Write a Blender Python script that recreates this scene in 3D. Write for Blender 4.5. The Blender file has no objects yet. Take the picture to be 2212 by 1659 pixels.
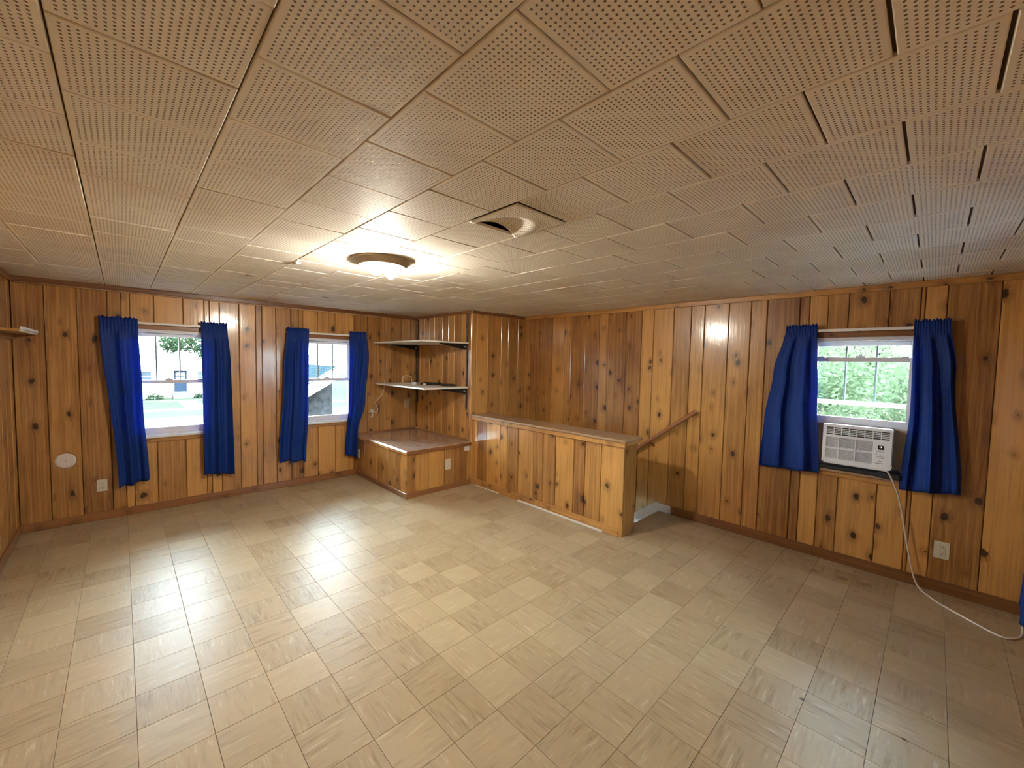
import bpy, bmesh, math, random
from mathutils import Vector, Matrix
random.seed(7)
PI = math.pi
SC = bpy.context.scene
COL = SC.collection

# ------------------------------------------------------------------ camera, sky, exposure
H, C = 1.5217, 2.1431            # eye height, ceiling height
XR, YL = 4.0355, 5.2375          # wall with the air conditioner, wall with two windows
XL, YB = -0.64, -0.46            # wall by the photographer's left, wall behind the photographer
F_PX = 878.14
def cam_axes(yaw, pitch, roll):
    cy, sy, cp, sp = math.cos(yaw), math.sin(yaw), math.cos(pitch), math.sin(pitch)
    f = Vector((cy*cp, sy*cp, sp)); r = Vector((sy, -cy, 0)); u = r.cross(f)
    c, s = math.cos(roll), math.sin(roll)
    return r*c + u*s, u*c - r*s, f
cr, cu, cf = cam_axes(math.radians(46.0867), math.radians(-3.0821), math.radians(1.1732))
cam = bpy.data.cameras.new('camera')
cam.sensor_fit = 'HORIZONTAL'; cam.sensor_width = 36.0; cam.lens = F_PX*36.0/2212
cam.clip_start = 0.02; cam.clip_end = 500
camo = bpy.data.objects.new('camera', cam); COL.objects.link(camo)
camo.matrix_world = Matrix(((cr.x, cu.x, -cf.x, 0), (cr.y, cu.y, -cf.y, 0), (cr.z, cu.z, -cf.z, H), (0, 0, 0, 1)))
SC.camera = camo

world = bpy.data.worlds.new('sky'); SC.world = world; world.use_nodes = True
SKY_STRENGTH = 14.5
bg = world.node_tree.nodes['Background']
bg.inputs[0].default_value = (0.72, 0.87, 1.0, 1); bg.inputs[1].default_value = SKY_STRENGTH

SC.view_settings.view_transform = 'Standard'; SC.view_settings.look = 'None'
SC.view_settings.exposure = 2.32; SC.view_settings.gamma = 1.0
SC.view_settings.use_curve_mapping = False
BULB_EMISSION = 235.0

# ------------------------------------------------------------------ node helpers and materials
class NT:
    def __init__(s, name):
        s.m = bpy.data.materials.new(name); s.m.use_nodes = True
        s.t = s.m.node_tree; s.b = s.t.nodes['Principled BSDF']; s.out = s.t.nodes['Material Output']
    def n(s, typ, **kw):
        nd = s.t.nodes.new(typ)
        for k, v in kw.items(): setattr(nd, k, v)
        return nd
    def l(s, a, b): s.t.links.new(a, b)
    def put(s, sock, v):
        if hasattr(v, 'links') or isinstance(v, bpy.types.NodeSocket): s.l(v, sock)
        else: sock.default_value = v
    def math(s, op, a, b=0.0, c=0.0, clamp=False):
        nd = s.n('ShaderNodeMath', operation=op); nd.use_clamp = clamp
        s.put(nd.inputs[0], a); s.put(nd.inputs[1], b)
        if op in ('MULTIPLY_ADD', 'COMPARE', 'SMOOTH_MIN'): s.put(nd.inputs[2], c)
        return nd.outputs[0]
    def vmath(s, op, a, b=(0, 0, 0)):
        nd = s.n('ShaderNodeVectorMath', operation=op); s.put(nd.inputs[0], a); s.put(nd.inputs[1], b)
        return nd.outputs[0]
    def mix(s, f, a, b, mode='MIX'):
        nd = s.n('ShaderNodeMix', data_type='RGBA', blend_type=mode)
        s.put(nd.inputs[0], f); s.put(nd.inputs[6], a); s.put(nd.inputs[7], b)
        return nd.outputs[2]
    def noise(s, vec, scale, detail=2.0, rough=0.5, dist=0.0):
        nd = s.n('ShaderNodeTexNoise'); s.put(nd.inputs['Vector'], vec)
        nd.inputs['Scale'].default_value = scale; nd.inputs['Detail'].default_value = detail
        nd.inputs['Roughness'].default_value = rough; nd.inputs['Distortion'].default_value = dist
        return nd.outputs[0]
    def ramp(s, f, stops):
        nd = s.n('ShaderNodeValToRGB'); s.put(nd.inputs[0], f); e = nd.color_ramp.elements
        while len(e) < len(stops): e.new(0.5)
        for k, (p, c) in enumerate(stops):
            e[k].position = p; e[k].color = c if len(c) == 4 else (*c, 1)
        return nd.outputs[0]
    def rng(s, f, a, b, c, d):
        nd = s.n('ShaderNodeMapRange', interpolation_type='SMOOTHSTEP')
        s.put(nd.inputs[0], f)
        for i, v in enumerate((a, b, c, d)): s.put(nd.inputs[i+1], v)
        return nd.outputs[0]
    def bump(s, h, strength, dist, prev=None):
        nd = s.n('ShaderNodeBump'); s.put(nd.inputs['Height'], h)
        nd.inputs['Strength'].default_value = strength; nd.inputs['Distance'].default_value = dist
        if prev is not None: s.l(prev, nd.inputs['Normal'])
        return nd.outputs[0]
    def done(s, color=None, rough=None, normal=None, coat=None, coat_r=0.1, spec=None, metal=None):
        b = s.b
        if color is not None: s.put(b.inputs['Base Color'], color)
        if rough is not None: s.put(b.inputs['Roughness'], rough)
        if normal is not None: s.l(normal, b.inputs['Normal'])
        if coat is not None:
            s.put(b.inputs['Coat Weight'], coat); b.inputs['Coat Roughness'].default_value = coat_r
            if normal is not None: s.l(normal, b.inputs['Coat Normal'])
        if spec is not None: b.inputs['Specular IOR Level'].default_value = spec
        if metal is not None: b.inputs['Metallic'].default_value = metal
        return s.m

def plain(name, col, rough=0.5, metal=0.0, var=0.06, scale=30.0, bump=0.0, spec=None, coat=None):
    t = NT(name); tc = t.n('ShaderNodeTexCoord').outputs['Object']
    n = t.noise(tc, scale, 3.0)
    d = tuple(max(0, c*(1-var*2)) for c in col); u = tuple(min(1, c*(1+var*2)) for c in col)
    c = t.mix(n, (*d, 1), (*u, 1))
    nor = t.bump(n, bump, 0.002) if bump else None
    return t.done(c, rough, nor, metal=metal, spec=spec, coat=coat)

def pine(name, axis='z', light=(0.62, 0.32, 0.088), dark=(0.205, 0.080, 0.018), rough=0.36, knots=1.0, coat=0.7, tone=0.5):
    """Varnished knotty pine: grain runs along the local axis, each board differs."""
    t = NT(name)
    tc = t.n('ShaderNodeTexCoord').outputs['Object']
    oi = t.n('ShaderNodeObjectInfo').outputs['Random']
    sep = t.n('ShaderNodeSeparateXYZ'); t.l(tc, sep.inputs[0])
    if axis == 'z': a, g = sep.outputs[0], sep.outputs[2]
    elif axis == 'x': a, g = t.math('ADD', sep.outputs[2], sep.outputs[1]), sep.outputs[0]
    else: a, g = t.math('ADD', sep.outputs[2], sep.outputs[0]), sep.outputs[1]
    off = t.math('MULTIPLY', oi, 91.7)
    off2 = t.math('MULTIPLY', t.math('FRACT', t.math('MULTIPLY', oi, 57.31)), 40.0)
    ga = t.math('ADD', a, off); gg = t.math('ADD', g, off2)
    # knots: sparse cells along the board
    cmb = t.n('ShaderNodeCombineXYZ'); t.put(cmb.inputs[0], t.math('MULTIPLY', ga, t.math('ADD', 5.0, t.math('MULTIPLY', t.math('FRACT', t.math('MULTIPLY', oi, 13.7)), 4.5)))); t.put(cmb.inputs[1], t.math('MULTIPLY', gg, 5.2)); t.put(cmb.inputs[2], off)
    wob = t.noise(cmb.outputs[0], 2.2, 2.0)
    kv = t.vmath('ADD', cmb.outputs[0], t.vmath('SCALE', (1, 1, 1)))
    nd = t.n('ShaderNodeVectorMath', operation='SCALE'); nd.inputs[0].default_value = (0.22, 0.30, 0); t.l(t.math('SUBTRACT', wob, 0.5), nd.inputs['Scale'])
    kv = t.vmath('ADD', cmb.outputs[0], nd.outputs[0])
    vo = t.n('ShaderNodeTexVoronoi', voronoi_dimensions='2D', feature='F1'); t.l(kv, vo.inputs['Vector']); vo.inputs['Scale'].default_value = 1.0
    dist = vo.outputs['Distance']
    sc = t.n('ShaderNodeSeparateColor'); t.l(vo.outputs['Color'], sc.inputs[0])
    size = t.math('MULTIPLY', t.math('POWER', t.rng(sc.outputs[0], 0.45, 1.0, 0.0, 1.0), 1.5), 0.16*knots)
    core = t.rng(t.math('SUBTRACT', dist, size), -0.045, 0.02, 1.0, 0.0)
    core = t.math('MULTIPLY', core, t.math('GREATER_THAN', size, 0.012))
    halo = t.rng(t.math('SUBTRACT', dist, size), 0.0, 0.30, 1.0, 0.0)
    halo = t.math('MULTIPLY', halo, t.math('GREATER_THAN', size, 0.012))
    # grain bending round the knots
    bent = t.math('ADD', ga, t.math('MULTIPLY', halo, 0.012))
    gv = t.n('ShaderNodeCombineXYZ'); t.put(gv.inputs[0], t.math('MULTIPLY', bent, 60.0)); t.put(gv.inputs[1], t.math('MULTIPLY', gg, 1.1)); t.put(gv.inputs[2], off)
    g1 = t.noise(gv.outputs[0], 1.0, 4.0, 0.6, 0.4)
    gv2 = t.n('ShaderNodeCombineXYZ'); t.put(gv2.inputs[0], t.math('MULTIPLY', bent, 260.0)); t.put(gv2.inputs[1], t.math('MULTIPLY', gg, 4.0)); t.put(gv2.inputs[2], off)
    g2 = t.noise(gv2.outputs[0], 1.0, 3.0, 0.6)
    big = t.noise(cmb.outputs[0], 0.35, 2.0)
    grain = t.math('ADD', t.math('MULTIPLY', g1, 0.62), t.math('MULTIPLY', g2, 0.38))
    f = t.rng(grain, 0.30, 0.66, 0.0, 1.0)
    f = t.math('MULTIPLY', f, 0.62)
    f = t.math('ADD', f, t.math('MULTIPLY', t.math('SUBTRACT', oi, 0.5), tone*1.6))
    f = t.math('ADD', f, t.math('MULTIPLY', t.math('SUBTRACT', big, 0.45), 0.85), clamp=True)
    col = t.mix(f, (*light, 1), (*dark, 1))
    col = t.mix(t.math('MULTIPLY', halo, 0.42), col, (dark[0]*0.62, dark[1]*0.52, dark[2]*0.5, 1))
    col = t.mix(t.math('MULTIPLY', core, 0.93), col, (0.026, 0.009, 0.004, 1))
    nor = t.bump(t.math('ADD', t.math('MULTIPLY', g1, 0.7), t.math('MULTIPLY', wob, 0.6)), 0.16, 0.004)
    return t.done(col, rough, nor, coat=coat, coat_r=0.13)

M = {}
M['pine'] = pine('knotty_pine_boards')
M['pine_x'] = pine('pine_trim_lengthwise', 'x', knots=0.55, tone=0.2)
M['pine_y'] = pine('pine_trim_along_wall', 'y', knots=0.55, tone=0.2)
M['trim_dark'] = pine('dark_stained_pine_trim', 'x', light=(0.30, 0.125, 0.04), dark=(0.15, 0.055, 0.016), knots=0.4)
M['trim_dark_y'] = pine('dark_stained_pine_trim_along', 'y', light=(0.30, 0.125, 0.04), dark=(0.15, 0.055, 0.016), knots=0.4)
M['pine_top'] = pine('worn_pine_top', 'y', light=(0.40, 0.265, 0.165), dark=(0.24, 0.14, 0.08), rough=0.32, knots=0.3)
M['bench_top'] = pine('worn_platform_top', 'y', light=(0.47, 0.335, 0.265), dark=(0.33, 0.21, 0.155), rough=0.24, knots=0.3, coat=0.8)
M['groove'] = plain('dark_wall_lath', (0.075, 0.030, 0.010), 0.7)
M['ceil_back'] = plain('dark_ceiling_furring', (0.085, 0.042, 0.014), 0.8, scale=8)
M['white_frame'] = plain('white_window_vinyl', (0.72, 0.72, 0.74), 0.35)
M['muntin'] = plain('backlit_dark_glazing_bars', (0.13, 0.165, 0.165), 0.5)  # backlit darkness of the glazing bars put into this colour
M['white_paint'] = plain('white_paint', (0.70, 0.68, 0.64), 0.5)
M['plate'] = plain('almond_plate_plastic', (0.62, 0.57, 0.46), 0.4)
M['plate_wh'] = plain('pale_plate_plastic', (0.66, 0.60, 0.55), 0.45)
M['slot'] = plain('dark_socket_slots', (0.10, 0.08, 0.06), 0.6)
M['rod'] = plain('white_rod_enamel', (0.80, 0.77, 0.72), 0.35)
M['black_metal'] = plain('black_bracket_steel', (0.012, 0.011, 0.012), 0.4, metal=0.3)
M['dark_slot'] = plain('pale_slot_edge', (0.45, 0.43, 0.45), 0.45)
M['shelf_white'] = plain('white_melamine', (0.80, 0.77, 0.70), 0.3)
M['wire_white'] = plain('white_wire_plastic', (0.70, 0.64, 0.58), 0.45)
M['conduit'] = plain('painted_wire_cover', (0.55, 0.36, 0.22), 0.4)
M['cable_black'] = plain('black_cable_rubber', (0.02, 0.018, 0.017), 0.45)
M['cable_brown'] = plain('brown_cable_rubber', (0.05, 0.028, 0.018), 0.45)
M['ac_white'] = plain('white_appliance_plastic', (0.80, 0.83, 0.86), 0.4, var=0.02)
M['ac_grey'] = plain('grey_vent_shadow_plastic', (0.035, 0.037, 0.042), 0.6)
M['ac_side'] = plain('grey_steel_casing', (0.38, 0.36, 0.34), 0.45)
M['ac_black'] = plain('black_display_glass', (0.010, 0.012, 0.010), 0.15)
M['ac_mark'] = plain('grey_printed_marks', (0.30, 0.31, 0.34), 0.5)
M['beige'] = plain('beige_filler_board', (0.60, 0.50, 0.36), 0.6)
M['rubber'] = plain('black_foam', (0.018, 0.018, 0.022), 0.7, bump=0.3)
M['brass'] = plain('brass_bracket', (0.55, 0.32, 0.16), 0.25, metal=1.0)
M['rail'] = pine('varnished_handrail', 'x', light=(0.36, 0.15, 0.07), dark=(0.22, 0.085, 0.04), rough=0.25, knots=0.1)
M['bronze'] = plain('bronze_lamp_rim', (0.40, 0.31, 0.20), 0.4, metal=0.35)
M['lamp_white'] = plain('white_lamp_pan', (0.85, 0.83, 0.76), 0.3)
M['carpet'] = plain('grey_white_painted_stair', (0.72, 0.71, 0.72), 0.6)
M['tread'] = plain('brown_stair_tread', (0.20, 0.12, 0.07), 0.6)

def accordion_mat():
    t = NT('brown_accordion_panel'); tc = t.n('ShaderNodeTexCoord').outputs['Object']
    n = t.noise(tc, 40)
    return t.done(t.mix(n, (0.36, 0.21, 0.11, 1), (0.48, 0.30, 0.17, 1)), 0.6)
M['accordion'] = accordion_mat()

def floor_mat():
    t = NT('streaked_beige_vinyl')
    uv = t.n('ShaderNodeUVMap', uv_map='UVMap').outputs[0]
    sep = t.n('ShaderNodeSeparateXYZ'); t.l(uv, sep.inputs[0])
    cell = t.n('ShaderNodeCombineXYZ'); t.put(cell.inputs[0], t.math('FLOOR', t.math('MULTIPLY', sep.outputs[0], 0.1))); t.put(cell.inputs[1], t.math('FLOOR', t.math('MULTIPLY', sep.outputs[1], 0.1)))
    wn = t.n('ShaderNodeTexWhiteNoise', noise_dimensions='2D'); t.l(cell.outputs[0], wn.inputs['Vector'])
    sv = t.n('ShaderNodeCombineXYZ'); t.put(sv.inputs[0], t.math('MULTIPLY', sep.outputs[0], 16.0)); t.put(sv.inputs[1], t.math('MULTIPLY', sep.outputs[1], 1.7))
    s1 = t.noise(sv.outputs[0], 1.0, 5.0, 0.6, 0.35)
    sv2 = t.n('ShaderNodeCombineXYZ'); t.put(sv2.inputs[0], t.math('MULTIPLY', sep.outputs[0], 4.0)); t.put(sv2.inputs[1], t.math('MULTIPLY', sep.outputs[1], 0.7))
    s2 = t.noise(sv2.outputs[0], 1.0, 3.0, 0.6, 0.6)
    streak = t.rng(t.math('ADD', t.math('MULTIPLY', s1, 0.6), t.math('MULTIPLY', s2, 0.4)), 0.49, 0.68, 0.0, 1.0)
    amt = t.rng(wn.outputs['Value'], 0.1, 0.85, 0.2, 1.0)
    base = t.mix(wn.outputs['Value'], (0.455, 0.347, 0.212, 1), (0.375, 0.277, 0.162, 1))
    col = t.mix(t.math('MULTIPLY', streak, amt), base, (0.27, 0.185, 0.105, 1))
    lite = t.rng(s1, 0.30, 0.42, 1.0, 0.0)
    col = t.mix(t.math('MULTIPLY', lite, 0.35), col, (0.66, 0.56, 0.42, 1))
    # old wear and stains lying where they lie on the floor
    geo = t.n('ShaderNodeNewGeometry').outputs['Position']
    w = t.noise(geo, 1.3, 5.0, 0.62)
    col = t.mix(t.math('MULTIPLY', t.rng(w, 0.50, 0.72, 0.0, 1.0), 0.30), col, (0.34, 0.26, 0.185, 1))
    for (x, y, r, a) in ((3.73, 0.55, 0.035, 0.5), (3.75, 0.39, 0.05, 0.45), (3.76, 0.27, 0.045, 0.4), (2.225, 0.345, 0.013, 0.85), (2.296, 0.007, 0.012, 0.8), (3.58, 0.99, 0.03, 0.45)):
        dv = t.vmath('SUBTRACT', geo, (x, y, 0))
        wv = t.n('ShaderNodeVectorMath', operation='LENGTH'); t.l(dv, wv.inputs[0])
        dd = t.math('ADD', wv.outputs['Value'], t.math('MULTIPLY', t.math('SUBTRACT', t.noise(geo, 45.0, 3.0), 0.5), r*1.3))
        col = t.mix(t.math('MULTIPLY', t.rng(dd, r*0.4, r, 1.0, 0.0), a), col, (0.07, 0.035, 0.02, 1))
    fine = t.noise(geo, 26.0, 3.0, 0.6)
    broad = t.noise(geo, 5.0, 3.0, 0.6, 0.7)
    nor = t.bump(broad, 0.22, 0.012)
    nor = t.bump(fine, 0.10, 0.004, nor)
    rip = t.noise(sv.outputs[0], 1.6, 3.0, 0.6, 1.2)
    nor = t.bump(rip, 0.16, 0.004, nor)
    rough = t.math('ADD', 0.30, t.math('MULTIPLY', w, 0.16))
    return t.done(col, rough, nor, spec=0.15)
M['floor'] = floor_mat()

def ceil_mat():
    t = NT('perforated_ceiling_tile')
    uv = t.n('ShaderNodeUVMap', uv_map='UVMap').outputs[0]           # metres inside the tile, plus a whole-metre offset per tile
    sep = t.n('ShaderNodeSeparateXYZ'); t.l(uv, sep.inputs[0])
    N = 22.0; SP = 0.0127; TS = 0.3048
    def grid(s):
        v = t.math('FRACT', s)                                     # 0..TS
        q = t.math('DIVIDE', t.math('SUBTRACT', v, (TS - (N-1)*SP)/2 - SP/2), SP)
        inside = t.math('MULTIPLY', t.math('GREATER_THAN', q, 0.0), t.math('LESS_THAN', q, N))
        return t.math('SUBTRACT', t.math('FRACT', q), 0.5), inside
    gx, ix = grid(sep.outputs[0]); gy, iy = grid(sep.outputs[1])
    r = t.math('SQRT', t.math('ADD', t.math('MULTIPLY', gx, gx), t.math('MULTIPLY', gy, gy)))
    hole = t.math('MULTIPLY', t.math('MULTIPLY', t.rng(r, 0.17, 0.24, 1.0, 0.0), ix), iy)
    geo = t.n('ShaderNodeNewGeometry').outputs['Position']
    n = t.noise(geo, 2.2, 4.0, 0.6); n2 = t.noise(geo, 60.0, 3.0)
    cell = t.n('ShaderNodeCombineXYZ'); t.put(cell.inputs[0], t.math('FLOOR', sep.outputs[0])); t.put(cell.inputs[1], t.math('FLOOR', sep.outputs[1]))
    wn = t.n('ShaderNodeTexWhiteNoise', noise_dimensions='2D'); t.l(cell.outputs[0], wn.inputs['Vector'])
    col = t.mix(wn.outputs['Value'], (0.85, 0.795, 0.69, 1), (0.90, 0.85, 0.755, 1))
    col = t.mix(t.math('MULTIPLY', t.rng(n, 0.42, 0.75, 0.0, 1.0), 0.35), col, (0.62, 0.50, 0.37, 1))
    col = t.mix(t.math('MULTIPLY', n2, 0.12), col, (0.60, 0.50, 0.40, 1))
    col = t.mix(t.math('MULTIPLY', hole, 0.88), col, (0.10, 0.058, 0.028, 1))
    nor = t.bump(n2, 0.12, 0.002)
    nor = t.bump(t.math('SUBTRACT', 1.0, hole), 0.5, 0.003, nor)
    return t.done(col, 0.6, nor, spec=0.15)
M['ceil'] = ceil_mat()

def curtain_mat():
    t = NT('royal_blue_curtain_cloth')
    tc = t.n('ShaderNodeTexCoord').outputs['Object']
    wv = t.noise(t.vmath('MULTIPLY', tc, (900, 900, 500)), 1.0, 2.0)
    c = t.mix(wv, (0.006, 0.034, 0.22, 1), (0.012, 0.055, 0.31, 1))
    t.b.inputs['Roughness'].default_value = 0.55; t.l(c, t.b.inputs['Base Color'])
    t.b.inputs['Specular IOR Level'].default_value = 0.25; t.b.inputs['Sheen Weight'].default_value = 0.06; t.b.inputs['Sheen Roughness'].default_value = 0.4
    t.b.inputs['Sheen Tint'].default_value = (0.15, 0.3, 0.9, 1)
    tr = t.n('ShaderNodeBsdfTranslucent'); tr.inputs[0].default_value = (0.03, 0.085, 0.42, 1)
    ad = t.n('ShaderNodeMixShader'); ad.inputs[0].default_value = 0.30
    t.l(t.b.outputs[0], ad.inputs[1]); t.l(tr.outputs[0], ad.inputs[2]); t.l(ad.outputs[0], t.out.inputs[0])
    return t.m
M['curtain'] = curtain_mat()

def glass_mat():
    t = NT('window_pane_glass')
    tp = t.n('ShaderNodeBsdfTransparent'); tp.inputs[0].default_value = (0.93, 0.97, 0.96, 1)
    gl = t.n('ShaderNodeBsdfGlossy'); gl.inputs['Roughness'].default_value = 0.02
    fr = t.n('ShaderNodeFresnel'); fr.inputs[0].default_value = 1.45
    mx = t.n('ShaderNodeMixShader'); t.l(fr.outputs[0], mx.inputs[0]); t.l(tp.outputs[0], mx.inputs[1]); t.l(gl.outputs[0], mx.inputs[2])
    t.l(mx.outputs[0], t.out.inputs[0]); t.t.nodes.remove(t.b)
    return t.m
M['glass'] = glass_mat()

def emit(name, col, s):
    t = NT(name); t.b.inputs['Base Color'].default_value = (0.9, 0.9, 0.85, 1)
    t.b.inputs['Emission Color'].default_value = (*col, 1); t.b.inputs['Emission Strength'].default_value = s
    return t.m
M['bulb'] = emit('lit_bulb_glass', (1.0, 0.93, 0.80), BULB_EMISSION)
M['digits'] = emit('green_display_digits', (0.75, 1.0, 0.75), 0.22)

M['grass'] = plain('pale_summer_lawn', (0.020, 0.0255, 0.017), 0.9, var=0.22, scale=2.5)
M['asphalt'] = plain('pale_worn_asphalt', (0.045, 0.044, 0.043), 0.9, scale=3)
M['concrete'] = plain('pale_concrete', (0.050, 0.048, 0.045), 0.9, scale=4)
M['siding'] = plain('white_house_siding', (0.78, 0.78, 0.77), 0.7)
M['roof_pale'] = plain('pale_grey_shingles', (0.20, 0.205, 0.215), 0.9, var=0.12, scale=5)
M['ext_blue'] = plain('blue_grey_door_paint', (0.010, 0.015, 0.024), 0.5)
M['ext_glass'] = plain('house_window_glass', (0.014, 0.022, 0.030), 0.15)
M['stucco'] = plain('grey_pebble_stucco', (0.017, 0.0172, 0.018), 0.95, var=0.5, scale=9)
M['fascia'] = plain('white_fascia_paint', (0.74, 0.75, 0.75), 0.6)
M['bark'] = plain('grey_brown_bark', (0.13, 0.10, 0.075), 0.9, var=0.25, scale=12)
def shingle_mat():
    t = NT('blue_grey_roof_shingles'); tc = t.n('ShaderNodeTexCoord').outputs['Object']
    br = t.n('ShaderNodeTexBrick'); t.l(t.vmath('MULTIPLY', tc, (1, 1, 1)), br.inputs['Vector'])
    br.inputs['Scale'].default_value = 3.2; br.inputs['Color1'].default_value = (0.008, 0.0135, 0.016, 1); br.inputs['Color2'].default_value = (0.013, 0.019, 0.022, 1)
    br.inputs['Mortar'].default_value = (0.004, 0.006, 0.008, 1); br.inputs['Mortar Size'].default_value = 0.03
    return t.done(br.outputs[0], 0.9)
M['shingle'] = shingle_mat()
def leaf_mat(name, a, b):
    t = NT(name); oi = t.n('ShaderNodeTexCoord').outputs['Object']
    n = t.noise(oi, 3.0, 3.0)
    c = t.mix(n, (*a, 1), (*b, 1)); t.l(c, t.b.inputs['Base Color']); t.b.inputs['Roughness'].default_value = 0.6
    tr = t.n('ShaderNodeBsdfTranslucent'); t.l(c, tr.inputs[0])
    mx = t.n('ShaderNodeMixShader'); mx.inputs[0].default_value = 0.45
    t.l(t.b.outputs[0], mx.inputs[1]); t.l(tr.outputs[0], mx.inputs[2]); t.l(mx.outputs[0], t.out.inputs[0])
    return t.m
M['leaf'] = leaf_mat('bright_green_leaves', (0.040, 0.057, 0.032), (0.082, 0.102, 0.056))
M['leaf2'] = leaf_mat('dark_green_leaves', (0.011, 0.020, 0.010), (0.020, 0.033, 0.016))

for k_ in ('grass', 'asphalt', 'concrete', 'roof_pale', 'stucco', 'shingle', 'leaf', 'leaf2', 'bark', 'siding', 'fascia', 'ext_blue'):
    M[k_].node_tree.nodes['Principled BSDF'].inputs['Specular IOR Level'].default_value = 0.0     # dull outdoor surfaces

# ------------------------------------------------------------------ mesh helpers
def empty(name, loc=(0, 0, 0), rz=0.0, parent=None):
    o = bpy.data.objects.new(name, None); COL.objects.link(o)
    o.location = loc; o.rotation_euler = (0, 0, rz); o.empty_display_size = 0.1
    if parent: o.parent = parent
    return o
def tag(o, label=None, cat=None, group=None, kind=None):
    if label: o['label'] = label
    if cat: o['category'] = cat
    if group: o['group'] = group
    if kind: o['kind'] = kind
    return o
def bbox(bm, x0, x1, y0, y1, z0, z1, bev=0.0):
    vs = [bm.verts.new(p) for p in ((x0, y0, z0), (x1, y0, z0), (x1, y1, z0), (x0, y1, z0), (x0, y0, z1), (x1, y0, z1), (x1, y1, z1), (x0, y1, z1))]
    fs = [bm.faces.new([vs[i] for i in q]) for q in ((0, 3, 2, 1), (4, 5, 6, 7), (0, 1, 5, 4), (1, 2, 6, 5), (2, 3, 7, 6), (3, 0, 4, 7))]
    if bev:
        ed = list({e for f in fs for e in f.edges})
        bmesh.ops.bevel(bm, geom=ed, offset=bev, segments=1, affect='EDGES')
def prism(bm, pts, axis, a0, a1):
    """pts: 2D outline; extruded along axis (0,1,2) from a0 to a1."""
    def p3(p, a):
        if axis == 0: return (a, p[0], p[1])
        if axis == 1: return (p[0], a, p[1])
        return (p[0], p[1], a)
    A = [bm.verts.new(p3(p, a0)) for p in pts]; B = [bm.verts.new(p3(p, a1)) for p in pts]
    n = len(pts)
    for i in range(n): bm.faces.new((A[i], A[(i+1) % n], B[(i+1) % n], B[i]))
    bm.faces.new(A[::-1]); bm.faces.new(B)
def tube(bm, pts, r, seg=8, cap=True):
    pts = [Vector(p) for p in pts]; rings = []
    for i, p in enumerate(pts):
        d = (pts[min(i+1, len(pts)-1)] - pts[max(i-1, 0)]).normalized()
        a = d.cross(Vector((0, 0, 1)))
        if a.length < 1e-3: a = d.cross(Vector((1, 0, 0)))
        a.normalize(); b = d.cross(a)
        rr = r[i] if isinstance(r, (list, tuple)) else r
        rings.append([bm.verts.new(p + (a*math.cos(k*2*PI/seg) + b*math.sin(k*2*PI/seg))*rr) for k in range(seg)])
    for A, B in zip(rings, rings[1:]):
        for k in range(seg): bm.faces.new((A[k], A[(k+1) % seg], B[(k+1) % seg], B[k]))
    if cap:
        bm.faces.new(rings[0][::-1]); bm.faces.new(rings[-1])
def lathe(bm, prof, c=(0, 0, 0), seg=40):
    rings = []
    for r, z in prof:
        if r < 1e-6: rings.append([bm.verts.new((c[0], c[1], c[2]+z))])
        else: rings.append([bm.verts.new((c[0]+r*math.cos(k*2*PI/seg), c[1]+r*math.sin(k*2*PI/seg), c[2]+z)) for k in range(seg)])
    for A, B in zip(rings, rings[1:]):
        for k in range(seg):
            a, b = A[k % len(A)], A[(k+1) % len(A)]; c_, d = B[(k+1) % len(B)], B[k % len(B)]
            q = []
            for v in (a, b, c_, d):
                if v not in q: q.append(v)
            if len(q) > 2: bm.faces.new(q)
def smoothpath(pts, n=8):
    P = [Vector(p) for p in pts]; out = []
    for i in range(len(P)-1):
        p0, p1, p2, p3 = P[max(i-1, 0)], P[i], P[i+1], P[min(i+2, len(P)-1)]
        for k in range(n):
            s = k/n
            out.append(0.5*((2*p1) + (p2-p0)*s + (2*p0-5*p1+4*p2-p3)*s*s + (3*p1-p0-3*p2+p3)*s**3))
    out.append(P[-1]); return out
def finish(bm, name, mat, parent=None, loc=None, rz=0.0, smooth=False):
    bmesh.ops.recalc_face_normals(bm, faces=bm.faces[:])
    me = bpy.data.meshes.new(name); bm.to_mesh(me); bm.free()
    if mat: me.materials.append(M[mat] if isinstance(mat, str) else mat)
    if smooth:
        for p in me.polygons: p.use_smooth = True
    o = bpy.data.objects.new(name, me); COL.objects.link(o)
    if loc is not None: o.location = loc
    o.rotation_euler = (0, 0, rz)
    if parent: o.parent = parent
    return o
def boxes(name, lst, mat, parent=None, loc=None, rz=0.0, bev=0.0, smooth=False):
    bm = bmesh.new()
    for b in lst: bbox(bm, *b, bev=bev)
    return finish(bm, name, mat, parent, loc, rz, smooth)
def cbox(name, x0, x1, y0, y1, z0, z1, mat, parent=None, bev=0.0):
    """A box with its origin at its own centre (its parents stand at the world origin)."""
    c = ((x0+x1)/2, (y0+y1)/2, (z0+z1)/2)
    return boxes(name, [(x0-c[0], x1-c[0], y0-c[1], y1-c[1], z0-c[2], z1-c[2])], mat, parent, c, bev=bev)

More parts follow.
